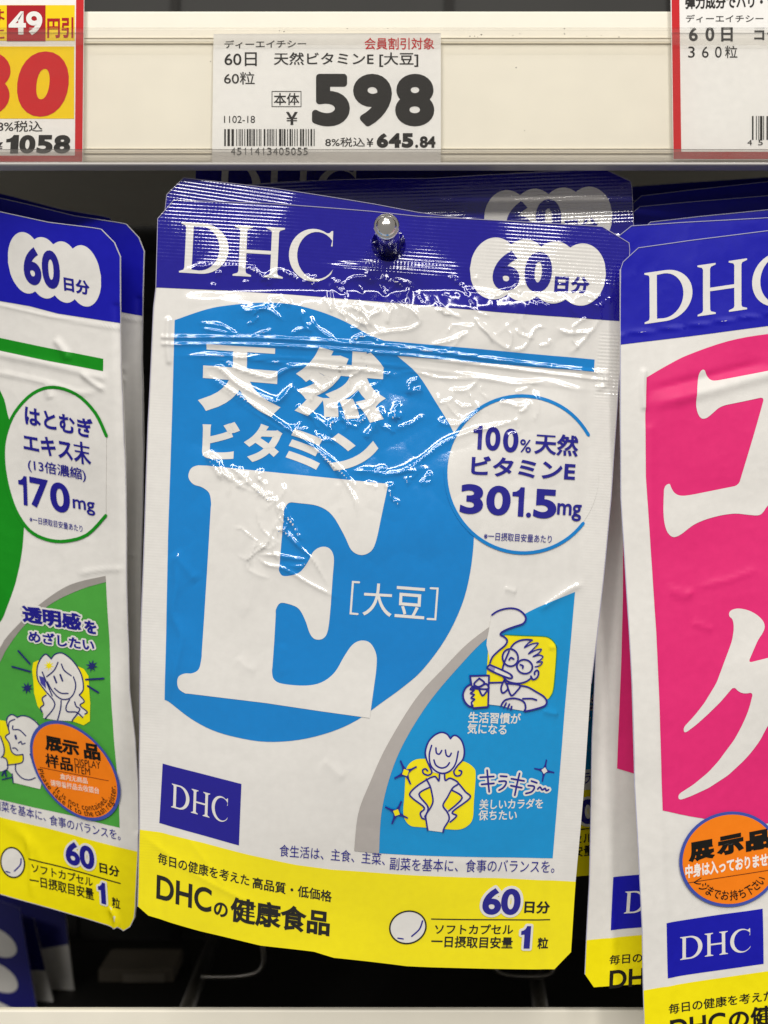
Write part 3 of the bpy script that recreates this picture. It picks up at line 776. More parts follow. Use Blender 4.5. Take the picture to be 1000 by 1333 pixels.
def smooth_letter(pts, corners):
    q = list(pts); k = q.index(corners[0]); q = q[k:] + q[:k]; j = q.index(corners[1])
    out = []
    for run in (q[:j + 1], q[j:] + [q[0]]):
        r2 = []
        for a, b_ in zip(run[:-1], run[1:]):      # hold the long straight flanks straight
            r2.append(a); L = math.hypot(b_[0] - a[0], b_[1] - a[1])
            if L > 90: r2 += [(a[0] + (b_[0] - a[0]) * t, a[1] + (b_[1] - a[1]) * t) for t in (18 / L, .5, 1 - 18 / L)]
        out += catmull(r2 + [run[-1]], 4)[:-1]
    return out
E_ = [(215, 15), (775, 72), (752, 180), (738, 245), (722, 278), (692, 290), (662, 275), (640, 230), (603, 168), (560, 140), (500, 131), (470, 130), (456, 150), (447, 250), (440, 340), (455, 355), (500, 345), (528, 312), (545, 280), (570, 265), (595, 270), (608, 297), (605, 350), (598, 450), (590, 520), (575, 546), (550, 548), (534, 530), (520, 490), (500, 455), (470, 441), (443, 438), (430, 457), (425, 550), (418, 650), (424, 672), (450, 685), (520, 690), (570, 680), (610, 650), (640, 600), (665, 565), (692, 552), (720, 560), (738, 595), (738, 640), (730, 700), (718, 788), (400, 745), (147, 718), (128, 705), (123, 685), (128, 666), (147, 657), (170, 656), (190, 643), (198, 610), (205, 500), (218, 300), (228, 130), (222, 100), (200, 82), (172, 72), (157, 50), (165, 24), (188, 14)]
p = Part(ms, 'big_letter'); p.poly(conv(180, 600, 2.38)(smooth_letter(E_, [(775, 72), (718, 788)])), gw, 2); p.build(root)
p = Part(ms, 'soy_lettering')
p.line([(468, 757), (460, 756.5), (457, 797), (466, 797.8)], 2.6, gw, 2); p.line([(560, 764.5), (569, 765), (566, 804.5), (556, 804)], 2.6, gw, 2)
p.text('大', (472, 799.5), (509.5, 801.5), 42, gw, 2, .006); p.text('豆', (513.5, 801.5), (551.5, 804.5), 40, gw, 2, .006); p.build(root)

# round badge
p = Part(ms, 'round_badge')
p.poly(ellipse((680, 617.5), (99.5, 3), (-2, 101.5), 64), gw, 1.5)
p.line(ellipse((680, 617.5), (100.5, 3), (-2, 102), 60, 37, 328), 4.4, gb, 3)
p.build(root)
p = Part(ms, 'badge_lettering')
p.text('1', (614.5, 584.8), (626, 585.8), 31, gn, 4, .03); p.text('0', (630.5, 586.2), (650, 587.8), 31, gn, 4, .03); p.text('0', (653.5, 588.2), (673.5, 590), 31, gn, 4, .03); p.text('%', (676, 588.5), (690.5, 590), 17, gn, 4, .012); p.text('天然', (694.6, 591), (752, 595), 28, gn, 4, .026)
p.text('ビタミンE', (612, 618.5), (747.8, 626), 25.5, gn, 4, .03)
p.text('3', (597, 668.3), (627, 669.8), 38.5, gn, 4, .035); p.text('0', (631, 670), (662.5, 671.8), 38.5, gn, 4, .035); p.text('1', (664.5, 671.6), (680, 672.6), 38, gn, 4, .035)
p.text('.', (683.5, 673.4), (690, 673.8), 6.5, gn, 4, 0); p.text('5', (692.5, 674), (722.8, 675.8), 38, gn, 4, .035)
p.text('mg', (723.8, 676.5), (755.8, 679), 22, gn, 4, .02)
p.text('※一日摂取目安量あたり', (628.6, 702.5), (717, 707), 10.5, gn, 4, .006); p.build(root)

# lower right picture panel and silver sweep
Zc = conv(430, 740, 2.7027)
edge = catmull([(493.6, 1107.4), (496.6, 1054.5), (507.7, 1006), (526, 962), (556, 914), (593, 869.5), (633.5, 829), (689, 795), (748.2, 770.3)], 6)
p = Part(ms, 'picture_panel'); p.poly(edge + [(735, 930), (720.5, 1119)], gp, 1); p.build(root)
outer = catmull([(461.5, 1104.5), (467, 1054.5), (482, 1014), (504, 966), (541, 906.5), (578, 866), (607.6, 836), (640, 812)], 6)
inner = [q for q in edge if q[0] < 645]
p = Part(ms, 'silver_sweep'); p.poly(outer + inner[::-1], film((206, 199, 194), 'gloss', 0.35), 2); p.build(root)

def cartoon(name, surf, root, cv, fills, lines, lw, layer=3, smooth=True):
    p = Part(surf, name, g=max(surf.g, 4) if surf.g else 0)
    for i, (pts, mat, sm) in enumerate(fills):
        q = cv(pts); p.poly(catmull(q, 4, True) if sm else q, mat, layer + 0.35 * i)
    L = layer + 0.35 * len(fills)
    for l in lines:
        pts, w = (l[0], l[1]) if isinstance(l, tuple) else (l, lw)
        m = l[2] if isinstance(l, tuple) and len(l) > 2 else None
        p.line(cv(pts), w, m or LINE, L, smooth=smooth)
    return p
LINE = gn
Zm = conv(595, 780, 6.667)
smoke = [(295, 128), (340, 98), (400, 78), (470, 72), (530, 88), (575, 125), (590, 165), (565, 205), (500, 228), (430, 252), (380, 278), (370, 300), (405, 320), (428, 350), (410, 390), (350, 440), (300, 490), (278, 540)]
p = cartoon('cartoon_man', ms, root, Zm, [
    ([(262, 440), (330, 350), (420, 302), (740, 318), (800, 335), (845, 380), (860, 440), (848, 640), (832, 790), (805, 850), (770, 870), (600, 800), (400, 760), (262, 760), (250, 640)], gy, False),
    (smoke + [(272, 480), (258, 430), (248, 385), (252, 340), (262, 300), (280, 200)], gw, False),
    ([(465, 405), (500, 370), (560, 345), (640, 348), (620, 380), (695, 375), (655, 430), (725, 430), (700, 470), (738, 492), (725, 540), (690, 575), (705, 620), (695, 670), (655, 690), (630, 675), (600, 702), (540, 722), (480, 720), (430, 697), (395, 660), (385, 600), (396, 540), (385, 490), (400, 440), (440, 420)], gw, False),
    ([(270, 712), (400, 710), (480, 722), (550, 742), (650, 780), (740, 830), (775, 880), (765, 920), (690, 948), (590, 965), (480, 945), (380, 915), (265, 900)], gw, False),
    ([(105, 720), (70, 750), (45, 810), (60, 870), (100, 910), (135, 905), (140, 720)], gw, False),
    ([(105, 650), (270, 648), (262, 920), (133, 930), (125, 800)], gw, False),
    ([(140, 758), (265, 762), (262, 920), (133, 930)], gy, False),
    ([(185, 770), (255, 775), (215, 820)], gw, False),
    ([(275, 555), (455, 640), (445, 675), (265, 595)], gw, False),
    ([(277, 558), (325, 580), (315, 615), (267, 594)], G((150, 146, 196)), False)],
  [smoke, [(460, 410), (490, 375), (540, 350), (600, 343), (645, 348)], ([(645, 348), (610, 375), (580, 410), (640, 382), (698, 376), (655, 425), (615, 465), (670, 437), (725, 428), (700, 463), (655, 490), (705, 478), (740, 492), (715, 522), (688, 540), (735, 538), (712, 570), (672, 580)], 1.7),
   ellipse((455, 497), (68, 10), (-5, 74), 24) + [(523, 507)], ellipse((580, 577), (66, 18), (-15, 58), 24) + [(646, 595)], [(508, 548), (528, 540)], [(445, 440), (402, 540), (385, 605)], [(445, 517), (460, 498), (485, 510)], [(542, 560), (565, 570), (563, 590)],
   [(395, 665), (440, 705), (520, 722), (590, 708), (640, 675)], [(635, 660), (655, 690), (690, 672), (703, 632), (690, 610), (668, 625), (668, 645)],
   [(275, 555), (455, 640), (445, 675), (265, 595), (275, 555)], [(275, 712), (390, 710)], [(402, 690), (375, 755), (390, 802), (435, 762), (405, 695)], [(435, 762), (465, 825), (510, 790), (540, 737), (430, 720)],
   [(550, 742), (610, 755), (680, 795), (750, 840), (775, 885), (755, 920), (680, 945), (585, 963), (590, 935), (580, 890), (540, 862), (480, 850), (420, 860), (390, 885), (375, 915)], [(420, 890), (400, 930)], [(448, 900), (432, 940)], [(468, 920), (462, 948)], [(565, 855), (640, 855), (685, 868)],
   [(105, 650), (270, 648)], [(270, 648), (262, 920)], [(262, 920), (133, 928)], [(105, 650), (118, 730)], [(185, 672), (230, 712), (180, 745), (140, 720), (185, 672)], [(130, 740), (185, 747), (245, 720), (262, 765), (130, 758)], [(185, 770), (215, 822), (255, 777)],
   [(118, 718), (70, 750), (45, 810), (60, 870), (100, 912), (130, 905)], ([(132, 738), (108, 765), (140, 775), (110, 800), (142, 812), (115, 840), (145, 852), (118, 880), (133, 925)], 2.0)], 2.3)
p.line(Zm(catmull([(405, 300), (560, 310), (740, 318), (800, 335), (845, 380), (860, 440), (848, 640), (832, 790), (800, 852)], 4)), 1.0, gg, 3.3)
p.build(root)
Zl = conv(500, 935, 6.667)
def star4(part, cv, tips, c, mat, inner, layer, k=0.16, sc=.30):
    q = []
    for i in range(4):
        a, b_ = np.array(tips[i], float), np.array(tips[(i + 1) % 4], float); cc = np.array(c, float)
        d = np.array([-(a - cc)[1], (a - cc)[0]]); d = d / np.linalg.norm(d) * 7
        m = cc + ((a + b_) / 2 - cc) * 0.36
        q += [tuple(a - d), tuple(a + d), tuple(cc + (a - cc) * .46 + (m - cc) * .42), tuple(cc + (m - cc) * .95), tuple(cc + (b_ - cc) * .46 + (m - cc) * .42)]
    part.poly(cv(q), mat, layer)
    cc = np.array(c, float)
    part.poly(cv([tuple(cc + (np.array(t) - cc) * sc) for t in tips]), inner, layer + .5)
p = cartoon('cartoon_woman', ms, root, Zl, [
    ([(350, 325), (260, 335), (205, 380), (185, 450), (175, 640), (165, 770), (180, 850), (230, 905), (320, 918), (500, 935), (640, 945), (720, 915), (765, 850), (775, 700), (790, 470), (770, 410), (710, 365), (640, 350)], gy, True),
    ([(478, 440), (475, 510), (440, 478), (380, 485), (290, 550), (222, 618), (240, 660), (340, 745), (312, 790), (328, 840), (358, 840), (372, 945), (510, 965), (520, 920), (560, 880), (600, 845), (625, 822), (595, 790), (740, 672), (700, 615), (640, 540), (570, 495), (530, 515), (520, 440)], gw, False),
    ([(300, 628), (392, 570), (420, 680), (412, 735), (375, 742)], gy, False), ([(585, 600), (672, 668), (557, 777), (507, 728), (548, 660)], gy, False),
    ([(570, 152), (540, 115), (490, 100), (430, 125), (380, 180), (355, 260), (365, 330), (390, 395), (420, 440), (470, 455), (520, 455), (590, 430), (640, 385), (680, 330), (690, 260), (670, 180), (630, 135), (595, 130)], gw, False)],
  [[(570, 155), (540, 115), (490, 100), (430, 125), (380, 180), (355, 260), (363, 325), (388, 385), (410, 440), (380, 465), (340, 450), (332, 420), (355, 410), (374, 428)], [(570, 155), (595, 130), (630, 135), (670, 180), (690, 260), (678, 335), (630, 390), (600, 440), (618, 475), (655, 472), (668, 440), (645, 430)],
   [(408, 210), (388, 290), (400, 380), (450, 435), (510, 452), (570, 430), (615, 370), (638, 265)], [(445, 232), (450, 275), (475, 285), (495, 255)], [(527, 252), (535, 295), (560, 308), (578, 280)], [(428, 335), (445, 380), (490, 405), (535, 395), (562, 362)],
   [(395, 487), (290, 550), (222, 618), (245, 662), (345, 745), (312, 790), (325, 835), (350, 845)], [(392, 570), (300, 628), (378, 740), (350, 825)], [(362, 497), (395, 560), (410, 620), (420, 690), (400, 745), (360, 810), (365, 880), (376, 942)], [(395, 487), (440, 478), (470, 515), (476, 460)],
   [(520, 460), (527, 512), (570, 495), (640, 540), (590, 580), (545, 660), (507, 730), (545, 790), (560, 850), (518, 925), (508, 963)], [(640, 540), (700, 615), (740, 672), (590, 785), (625, 822), (570, 875)], [(585, 600), (672, 668), (557, 777)]], 2.1)
star4(p, Zl, [(140, 335), (280, 388), (228, 540), (88, 488)], (184, 438), gn, gy, 6)
star4(p, Zl, [(150, 685), (205, 835), (68, 885), (10, 735)], (107, 785), gn, gy, 6)
p.build(root)
Zk = conv(610, 980, 8.333)
p = Part(ms, 'sparkle_lettering')
kira = [[(120, 245), (268, 240)], [(135, 322), (270, 315)], [(195, 170), (205, 280), (218, 405)], [(340, 238), (410, 245)], [(325, 295), (395, 295), (400, 325), (370, 365), (325, 390)], [(460, 270), (600, 298)], [(455, 345), (575, 372)], [(550, 215), (520, 340), (498, 450)], [(680, 300), (740, 322)], [(645, 350), (705, 358), (710, 385), (680, 420), (620, 435)], [(750, 390), (775, 370), (800, 400), (830, 385), (845, 410), (870, 400)]]
Vs, Fs, nb_ = [], [], 0
for l in kira:
    V_, F_ = stroke(catmull(Zk(l), 4) if len(l) > 2 else Zk(l), 2.2); Vs.append(V_); Fs += [tuple(i + nb_ for i in f) for f in F_]; nb_ += len(V_)
p.add(sdf_halo(np.concatenate(Vs), Fs, 2.6, 0.8), gw, 2)
for l in kira: p.line(Zk(l), 2.3, gn, 3, smooth=True)
star4(p, Zk, [(845, 70), (932, 215), (800, 310), (710, 165)], (822, 190), gn, gw, 3)
p.build(root)
p = Part(ms, 'picture_lettering')
p.text('生活習慣が', (608.3, 938.5), (677, 942), 14.5, gw, 2, .022); p.text('気になる', (606.9, 952.7), (658.3, 955.5), 14, gw, 2, .022)
p.text('美しいカラダを', (623, 1051.5), (706.8, 1053), 13.5, gw, 2, .02); p.text('保ちたい', (621.7, 1065.6), (672.3, 1067), 13.5, gw, 2, .02); p.build(root)

# emblem, footer
p = Part(ms, 'emblem'); p.poly([(211.8, 994), (315.7, 1018), (312, 1098.6), (207, 1072)], gd, 1); dhc(p, (223, 1050.5), (297.5, 1069.5), 31, gw, 2, (0.04, -1), 32); p.build(root)
p = Part(ms, 'diet_lettering')
s1, s2 = '食生活は、主食、主菜、', '副菜を基本に、食事のバランスを。'
p.text(s1, (364.5, 1112), (501, 1123.5), 16, gn, 2, .002); p.text(s2, (507, 1129), (722.4, 1138.5), 17, gn, 2, .002); p.build(root)
foot = [(181, 1081), (207, 1084), (263, 1096), (325, 1111), (387, 1123.7), (432, 1130), (516, 1135), (648, 1143), (751, 1150.6)]
p = Part(ms, 'footer_band'); p.poly(foot + [(745, 1243)] + MB_[::-1][1:], gy, 1); p.build(root)
p = Part(ms, 'footer_lettering')
p.text('毎日の健康を考えた', (204.7, 1125), (325, 1152.5), 15, gk, 2, .016); p.text('高品質・低価格', (329, 1155), (432, 1174), 15.5, gk, 2, .02)
p.text('DHC', (202.5, 1171.4), (275.4, 1188), 32, gk, 2, .022); p.text('の', (278.5, 1191), (296.5, 1194.7), 19, gk, 2, .03); p.text('健康食品', (299.6, 1199), (428.8, 1219), 34, gk, 2, .034)
p.build(root)
p = Part(ms, 'dose_lettering')
p.text('60', (627, 1190), (677, 1192), 35, gn, 4, .036, halo=(3.6, gw)); p.text('日分', (682.7, 1190), (716.7, 1192), 16.5, gk, 2, .035)
p.line([(561.6, 1194.7), (716.7, 1199.7)], 1.5, gk, 2)
p.text('ソフトカプセル', (565.6, 1214.5), (668, 1217), 13, gk, 2, .02); p.text('一日摂取目安量', (561, 1232), (667.3, 1236), 15.5, gk, 2, .022)
p.text('1', (677.5, 1235.6), (690, 1236.3), 29.5, gn, 4, .05, halo=(3.0, gw)); p.text('粒', (700, 1237.4), (714.4, 1238), 15, gk, 2, .025); p.build(root)
p = Part(ms, 'capsule_drawing'); p.poly(ellipse((531, 1205.5), (20.5, -12), (11.5, 18), 40), gw, 2); p.line(ellipse((531, 1205.5), (20.5, -12), (11.5, 18), 40), 1.9, gk, 3, closed=True)
p.line([(550, 1197), (546, 1208), (536, 1217.5)], 1.9, gn, 3, smooth=True); p.line([(518, 1220), (525, 1221)], 1.7, gn, 3); p.build(root)

def rim(surf, root, pts, mat, w=0.9):
    q = Part(surf, 'cut_edge'); q.line(pts, w, mat, 3); return q.build(root)
rim(ms, root, ML[::-1] + MT[1:] + MR[1:6], G((176, 172, 196)), 0.8)

# ------------------------------------------------------------------ left pouch (green, matte display sample)
ls = Surf((160, 700), 0.020, -0.36, -0.12, box=(-300, 230, 210, 1240), up=(-0.05, -1)); ls.g = 4
X, Y = ls.X, ls.Y
ls.H += 0.7 * frand(ls.H.shape, 70, 41) + 0.10 * frand(ls.H.shape, 18, 42)
ls.H += 0.03 * (1 - np.abs(frand(ls.H.shape, 7, 43)))
ls.ridge([(-60, 452), (0, 462), (70, 476), (135, 492)], .45, 5, fade=False); ls.ridge([(-60, 478), (0, 486), (60, 498), (110, 512), (140, 502)], .35, 4)
ls.ridge([(70, 440), (82, 455), (90, 470)], .6, 5); ls.ridge([(105, 485), (125, 500), (140, 508)], .6, 4); ls.ridge([(60, 500), (68, 520)], .4, 5)
ls.ridge([(-60, 385), (0, 398), (74, 414), (156, 428)], .25, 2.5, fade=False)
ls.ridge([(100, 748), (130, 742), (165, 740)], .3, 4); ls.ridge([(0, 1070), (40, 1100), (60, 1150)], .25, 8)
ls.ridge([(146, 1185), (152, 1200), (150, 1212)], .8, 4, fade=False); ls.ridge([(30, 1085), (38, 1120), (40, 1170)], .3, 4)
ls.ridge([(151, 400), (160, 560), (164, 700), (166, 820), (172, 940), (179, 1080)], -.5, 5, fade=False)
ls.finish()
mw = film(WHITE, 'matte'); mn_ = film(NAVY, 'matte'); md = film((20, 20, 172), 'matte'); my = film(YEL, 'matte'); mk = film(INK, 'matte')
mg_ = film((14, 140, 22), 'matte'); mpan = film((78, 168, 66), 'matte'); mgrey = film((182, 176, 170), 'matte')
LT = [(-262, 262), (-240, 236), (-120, 252), (0, 275.5), (62, 289), (119, 296), (131, 298), (148.5, 315.5), (156.4, 334)]
LR = [(156.4, 334), (156.4, 420.6), (158.7, 480), (161, 514.5), (164, 595), (165, 687), (165.6, 779), (166, 817), (169, 898), (177, 967), (179, 1059), (180.5, 1104), (177.5, 1180), (176, 1194)]
LB = [(-255, 1085), (-235, 1112), (-120, 1139), (0, 1165), (69, 1184.5), (140, 1205), (149, 1208.5), (154, 1206), (161, 1211.5), (170, 1206), (176, 1194)]
LL = [(-262, 262), (-258, 700), (-255, 1085)]
lroot = empty('supplement_pouch', tuple(ls.origin))
tag(lroot, 'green and white coix extract pouch, front one, with orange display sticker', 'pouch', 'green supplement pouches')
pouch_body(ls, lroot, LL, LR, LT, LB, 3.0, mw, depth=2.0)
lband = [(-260, 340), (-120, 366), (0, 392), (37, 398.3), (74, 408), (106.4, 413), (156.4, 420.6)]
p = Part(ls, 'header_band'); p.poly(LT + lband[::-1], md, 1); p.build(lroot)
p = Part(ls, 'header_lettering'); dhc(p, (-235, 316), (-95, 341), 66, mw, 2, (-.04, -1)); p.build(lroot)
p = Part(ls, 'cloud_badge'); cloud(p, [(33.5, 342), (57, 348.5), (82, 354), (107.5, 359)], 22.5, 40, .10, mw, 2); p.build(lroot)
p = Part(ls, 'cloud_lettering'); p.text('6', (31.5, 369), (54.5, 373), 50, mn_, 3, .045); p.text('0', (55.5, 373.5), (78.8, 378), 50, mn_, 3, .045)
p.text('日分', (83, 378.5), (116.5, 385), 19, mn_, 3, .04); p.build(lroot)
p = Part(ls, 'green_bar'); p.poly([(-20, 436), (60, 452.5), (135, 467), (135.4, 483), (60, 469), (-20, 452.5)], mg_, 1); p.build(lroot)
disc = catmull([(-220, 470), (-160, 420), (-90, 418), (-40, 450), (0, 510), (10, 540), (22, 580), (30, 640), (31, 682), (28.7, 721), (22, 758), (11.5, 790), (0, 813), (-40, 860), (-100, 885), (-170, 870), (-222, 830)], 4)
p = Part(ls, 'green_disc'); p.poly(disc, mg_, 1); p.build(lroot)
ring = catmull([(141, 567), (126, 537), (101, 513), (71, 504), (44, 512), (20, 537), (8, 566), (5, 595), (9, 630), (20, 664), (38, 690), (60, 702), (85, 704.5), (113, 696), (138, 671)], 4)
p = Part(ls, 'round_badge'); p.poly(ring, mw, 2); p.line(ring, 4.2, mg_, 3); p.build(lroot)
p = Part(ls, 'badge_lettering')
p.text('はとむぎ', (34, 552), (124, 571), 25.5, mn_, 4, .03); p.text('エキス末', (32, 587), (120.7, 606.5), 25, mn_, 4, .03, hR=30); p.text('(13倍濃縮)', (36.8, 614), (112.7, 628), 18, mn_, 4, .012)
p.text('1', (25, 656), (36, 658.3), 38, mn_, 4, .03); p.text('7', (39.5, 659.2), (64, 664), 39, mn_, 4, .03); p.text('0', (66, 664.6), (91.5, 669.6), 39, mn_, 4, .03); p.text('mg', (94.8, 667), (124, 672), 18, mn_, 4, .015); p.text('※一日摂取目安量あたり', (39, 680), (107, 693), 9, mn_, 4, .004); p.build(lroot)
edge = catmull([(-60, 960), (-28, 905), (0, 863.5), (11.5, 843), (34.5, 813), (69, 785), (106, 767), (138.5, 757.5)], 5)
outer = catmull([(-84, 955), (-40, 895), (0, 845), (9, 831), (27.6, 810.6), (55, 785), (92, 761), (138, 749.5)], 5)
p = Part(ls, 'picture_panel'); p.poly(edge + [(147, 921), (153, 1013), (155.7, 1077.5), (92, 1062.6), (0, 1044), (-70, 1029)], mpan, 1); p.build(lroot)
p = Part(ls, 'silver_sweep'); p.poly(outer + edge[::-1], film((188, 182, 176), 'matte', 0.5), 2); p.build(lroot)
p = Part(ls, 'picture_lettering')
p.text('透明感', (32, 809), (107.5, 822), 23, mn_, 4, .045, halo=(2.2, mw)); p.text('を', (111, 823), (127.5, 826), 17, mn_, 4, .045, halo=(2.2, mw)); p.text('めざしたい', (39.5, 834.5), (124, 847.5), 15.5, mn_, 4, .035, halo=(2.0, mw)); p.build(lroot)
LINE = film((34, 40, 110), 'matte')
Zg = conv(0, 830, 6.667)
def star_n(c, r, n=8, k=.38, rot=0.2): return [(c[0] + (r if i % 2 == 0 else r * k) * math.cos(rot + math.pi * i / n), c[1] + (r if i % 2 == 0 else r * k) * math.sin(rot + math.pi * i / n)) for i in range(2 * n)]
p = cartoon('cartoon_girl', ls, lroot, Zg, [
    ([(340, 195), (295, 215), (285, 280), (300, 480), (330, 590), (385, 660), (640, 720), (740, 755), (795, 720), (800, 560), (780, 330), (740, 270), (685, 245), (500, 215)], my, False),
    ([(455, 178), (410, 140), (370, 170), (335, 240), (328, 320), (345, 385), (390, 440), (415, 490), (378, 525), (388, 575), (362, 608), (385, 660), (380, 695), (500, 715), (640, 720), (690, 670), (735, 682), (770, 645), (715, 580), (750, 545), (705, 495), (740, 440), (725, 330), (680, 245), (620, 175), (540, 130), (485, 142)], mw, False),
    ([(345, 330), (400, 345), (408, 440), (360, 395)], film((70, 66, 160), 'matte'), False), (star_n((435, 240), 46), my, False)],
  [[(455, 180), (410, 140), (370, 170), (335, 240), (328, 320), (345, 385), (400, 455), (490, 575), (400, 700)], [(455, 180), (490, 140), (550, 130), (620, 175), (680, 245), (725, 330), (740, 440), (705, 490)], ([(705, 490), (750, 545), (712, 580), (775, 635), (755, 655)], 1.5),
   [(650, 335), (672, 400), (660, 470), (620, 520), (560, 530), (510, 505), (460, 450), (420, 380)], [(515, 210), (480, 280), (415, 335)], [(545, 225), (570, 280), (630, 325)], ([(480, 332), (502, 386)], 2.2), ([(535, 317), (555, 370)], 2.2), [(485, 435), (540, 475), (605, 478)],
   [(375, 295), (420, 400), (465, 500)], [(545, 540), (540, 610), (510, 715)], [(620, 530), (590, 590), (600, 635), (680, 640), (735, 685)], [(665, 550), (680, 590), (710, 610), (690, 650), (650, 700), (640, 718)], [(410, 495), (375, 525), (390, 575), (360, 605), (375, 640)],
   ([(175, 110), (270, 225)], 2.4), ([(118, 248), (270, 292)], 2.4), ([(760, 358), (915, 348)], 2.4), ([(778, 412), (872, 468)], 2.4)], 1.6)
p.poly(Zg(star_n((240, 435), 56)), LINE, 4); p.poly(Zg(star_n((808, 240), 56)), LINE, 4); p.build(lroot)
Zs = conv(0, 910, 8.333)
p = cartoon('cartoon_profile', ls, lroot, Zs, [
    ([(-200, 240), (0, 230), (60, 240), (110, 380), (250, 640), (225, 705), (60, 725), (-200, 690)], my, False),
    ([(185, 195), (150, 170), (95, 185), (72, 240), (95, 330), (105, 380), (55, 410), (95, 480), (120, 580), (160, 610), (240, 605), (232, 690), (160, 710), (60, 730), (60, 780), (110, 830), (125, 920), (420, 985), (470, 800), (460, 330), (400, 240), (320, 195), (240, 178)], mw, False),
    ([(-60, 650), (20, 640), (60, 660), (65, 780), (20, 790), (-60, 800)], mw, False), ([(-60, 420), (0, 400), (35, 520), (30, 600), (0, 645), (-60, 640)], mw, False)],
  [[(185, 195), (130, 168), (85, 195), (72, 250), (95, 340), (100, 375)], [(100, 375), (55, 410), (95, 480), (115, 570), (160, 610), (240, 605)], [(240, 605), (225, 695), (60, 725)], [(185, 200), (240, 180), (320, 195), (400, 250), (450, 320)], [(160, 220), (100, 250), (90, 330)], [(140, 290), (140, 330), (210, 335), (280, 400)],
   ([(165, 398), (173, 432)], 2.6), [(195, 480), (225, 462), (235, 490), (270, 480)], [(130, 535), (160, 535), (185, 560)], [(155, 710), (155, 790), (220, 865), (300, 885), (370, 860)], [(0, 885), (115, 858)], [(112, 820), (122, 920)], [(320, 600), (350, 690)], [(0, 402), (35, 520), (30, 600), (0, 640)], [(20, 640), (58, 665), (65, 760), (20, 790)], ([(0, 840), (30, 790), (45, 850)], 2.0)], 1.5)
p.build(lroot)
p = Part(ls, 'diet_lettering'); p.text('副菜を基本に、', (-13, 1055.5), (58, 1070.5), 13, mn_, 2, .002); p.text('食事のバランスを。', (63, 1075), (157.5, 1094), 13.5, mn_, 2, .002); p.build(lroot)
lfoot = [(-258, 1012), (-120, 1041), (0, 1067), (57.5, 1079), (120, 1094.5), (180.5, 1108.6)]
p = Part(ls, 'footer_band'); p.poly(lfoot + [(177.5, 1180)] + LB[::-1], my, 1); p.build(lroot)
p = Part(ls, 'dose_lettering')
p.text('60', (85, 1125), (124, 1133.5), 31, mn_, 4, .036, halo=(2.8, mw)); p.text('日分', (130, 1136), (157, 1142), 14, mk, 2, .03)
p.line([(36, 1119), (157.5, 1149.5)], 1.5, mk, 2); p.text('ソフトカプセル', (40, 1136), (120.7, 1155), 12, mk, 2, .016); p.text('一日摂取目安量', (38, 1153), (122, 1173), 14, mk, 2, .018, hR=16)
p.text('1', (128.8, 1175), (138.8, 1177.5), 28, mn_, 4, .05, halo=(2.4, mw)); p.text('粒', (146.5, 1181), (157.5, 1183.5), 14, mk, 2, .018); p.build(lroot)
p = Part(ls, 'capsule_drawing'); cap = ellipse((14.5, 1124), (15.5, 3.5), (-1, 19), 36); p.poly(cap, mw, 2); p.line(cap, 1.7, mk, 3, closed=True); p.line([(25.5, 1119), (24.5, 1127), (17, 1135)], 1.7, mn_, 3, smooth=True); p.line([(6, 1135.5), (11, 1137)], 1.5, mn_, 3); p.build(lroot)

def sticker(surf, root, c, U, V, ring=0.93):
    orange = film((255, 132, 16), 'matte'); blue = film((66, 84, 172), 'matte')
    p = Part(surf, 'display_sticker', label='round orange display sticker with blue rim'); p.poly(ellipse(c, U, V, 56), blue, 7)
    q = lambda k: ellipse(c, (U[0] * k, U[1] * k), (V[0] * k, V[1] * k), 56)
    p.poly(q(ring), orange, 7.6)
    return p.build(root)
sU, sV, sc_ = (57.5, 11), (15, 64.5), (98.5, 1002.5)
stk = sticker(ls, lroot, sc_, sU, sV, .935)
sk = film((20, 18, 14), 'matte'); so = film((255, 214, 190), 'matte')
p = Part(ls, 'sticker_lettering')
p.text('展示', (60, 976), (106, 984.5), 20, sk, 8.6, .045); p.text('品', (112, 986), (133.5, 989.5), 21, sk, 8.6, .045)
p.text('样品', (60, 998), (96.6, 1004), 18.5, sk, 8.6, .03); p.text('DISPLAY', (99, 995.4), (133, 1000), 9.5, sk, 8.6, 0); p.text('ITEM', (99.4, 1005.5), (119, 1008.5), 9.5, sk, 8.6, 0)
p.line([(52, 998.7), (143, 1015.4)], .7, film((120, 40, 20), 'matte'), 8.6)
p.text('盒内无商品', (79, 1014), (115.7, 1020), 8, so, 8.6, .03); p.text('请带着样品去收银台', (66, 1023), (131, 1033), 8.5, so, 8.6, .03)
Lu = np.array((sU, sV)).T
arc_text(p, 'It is not contained.', sc_, sU, sV, .79, .125, 140, 38, sk, 8.6)
arc_text(p, 'Please take it to the cash register.', sc_, sU, sV, .905, .125, 172, 10, sk, 8.6)
p.build(lroot, stk)

rim(ls, lroot, LT[1:] + LR[1:] + LB[::-1][1:8], film((196, 194, 204), 'matte'), 0.9)

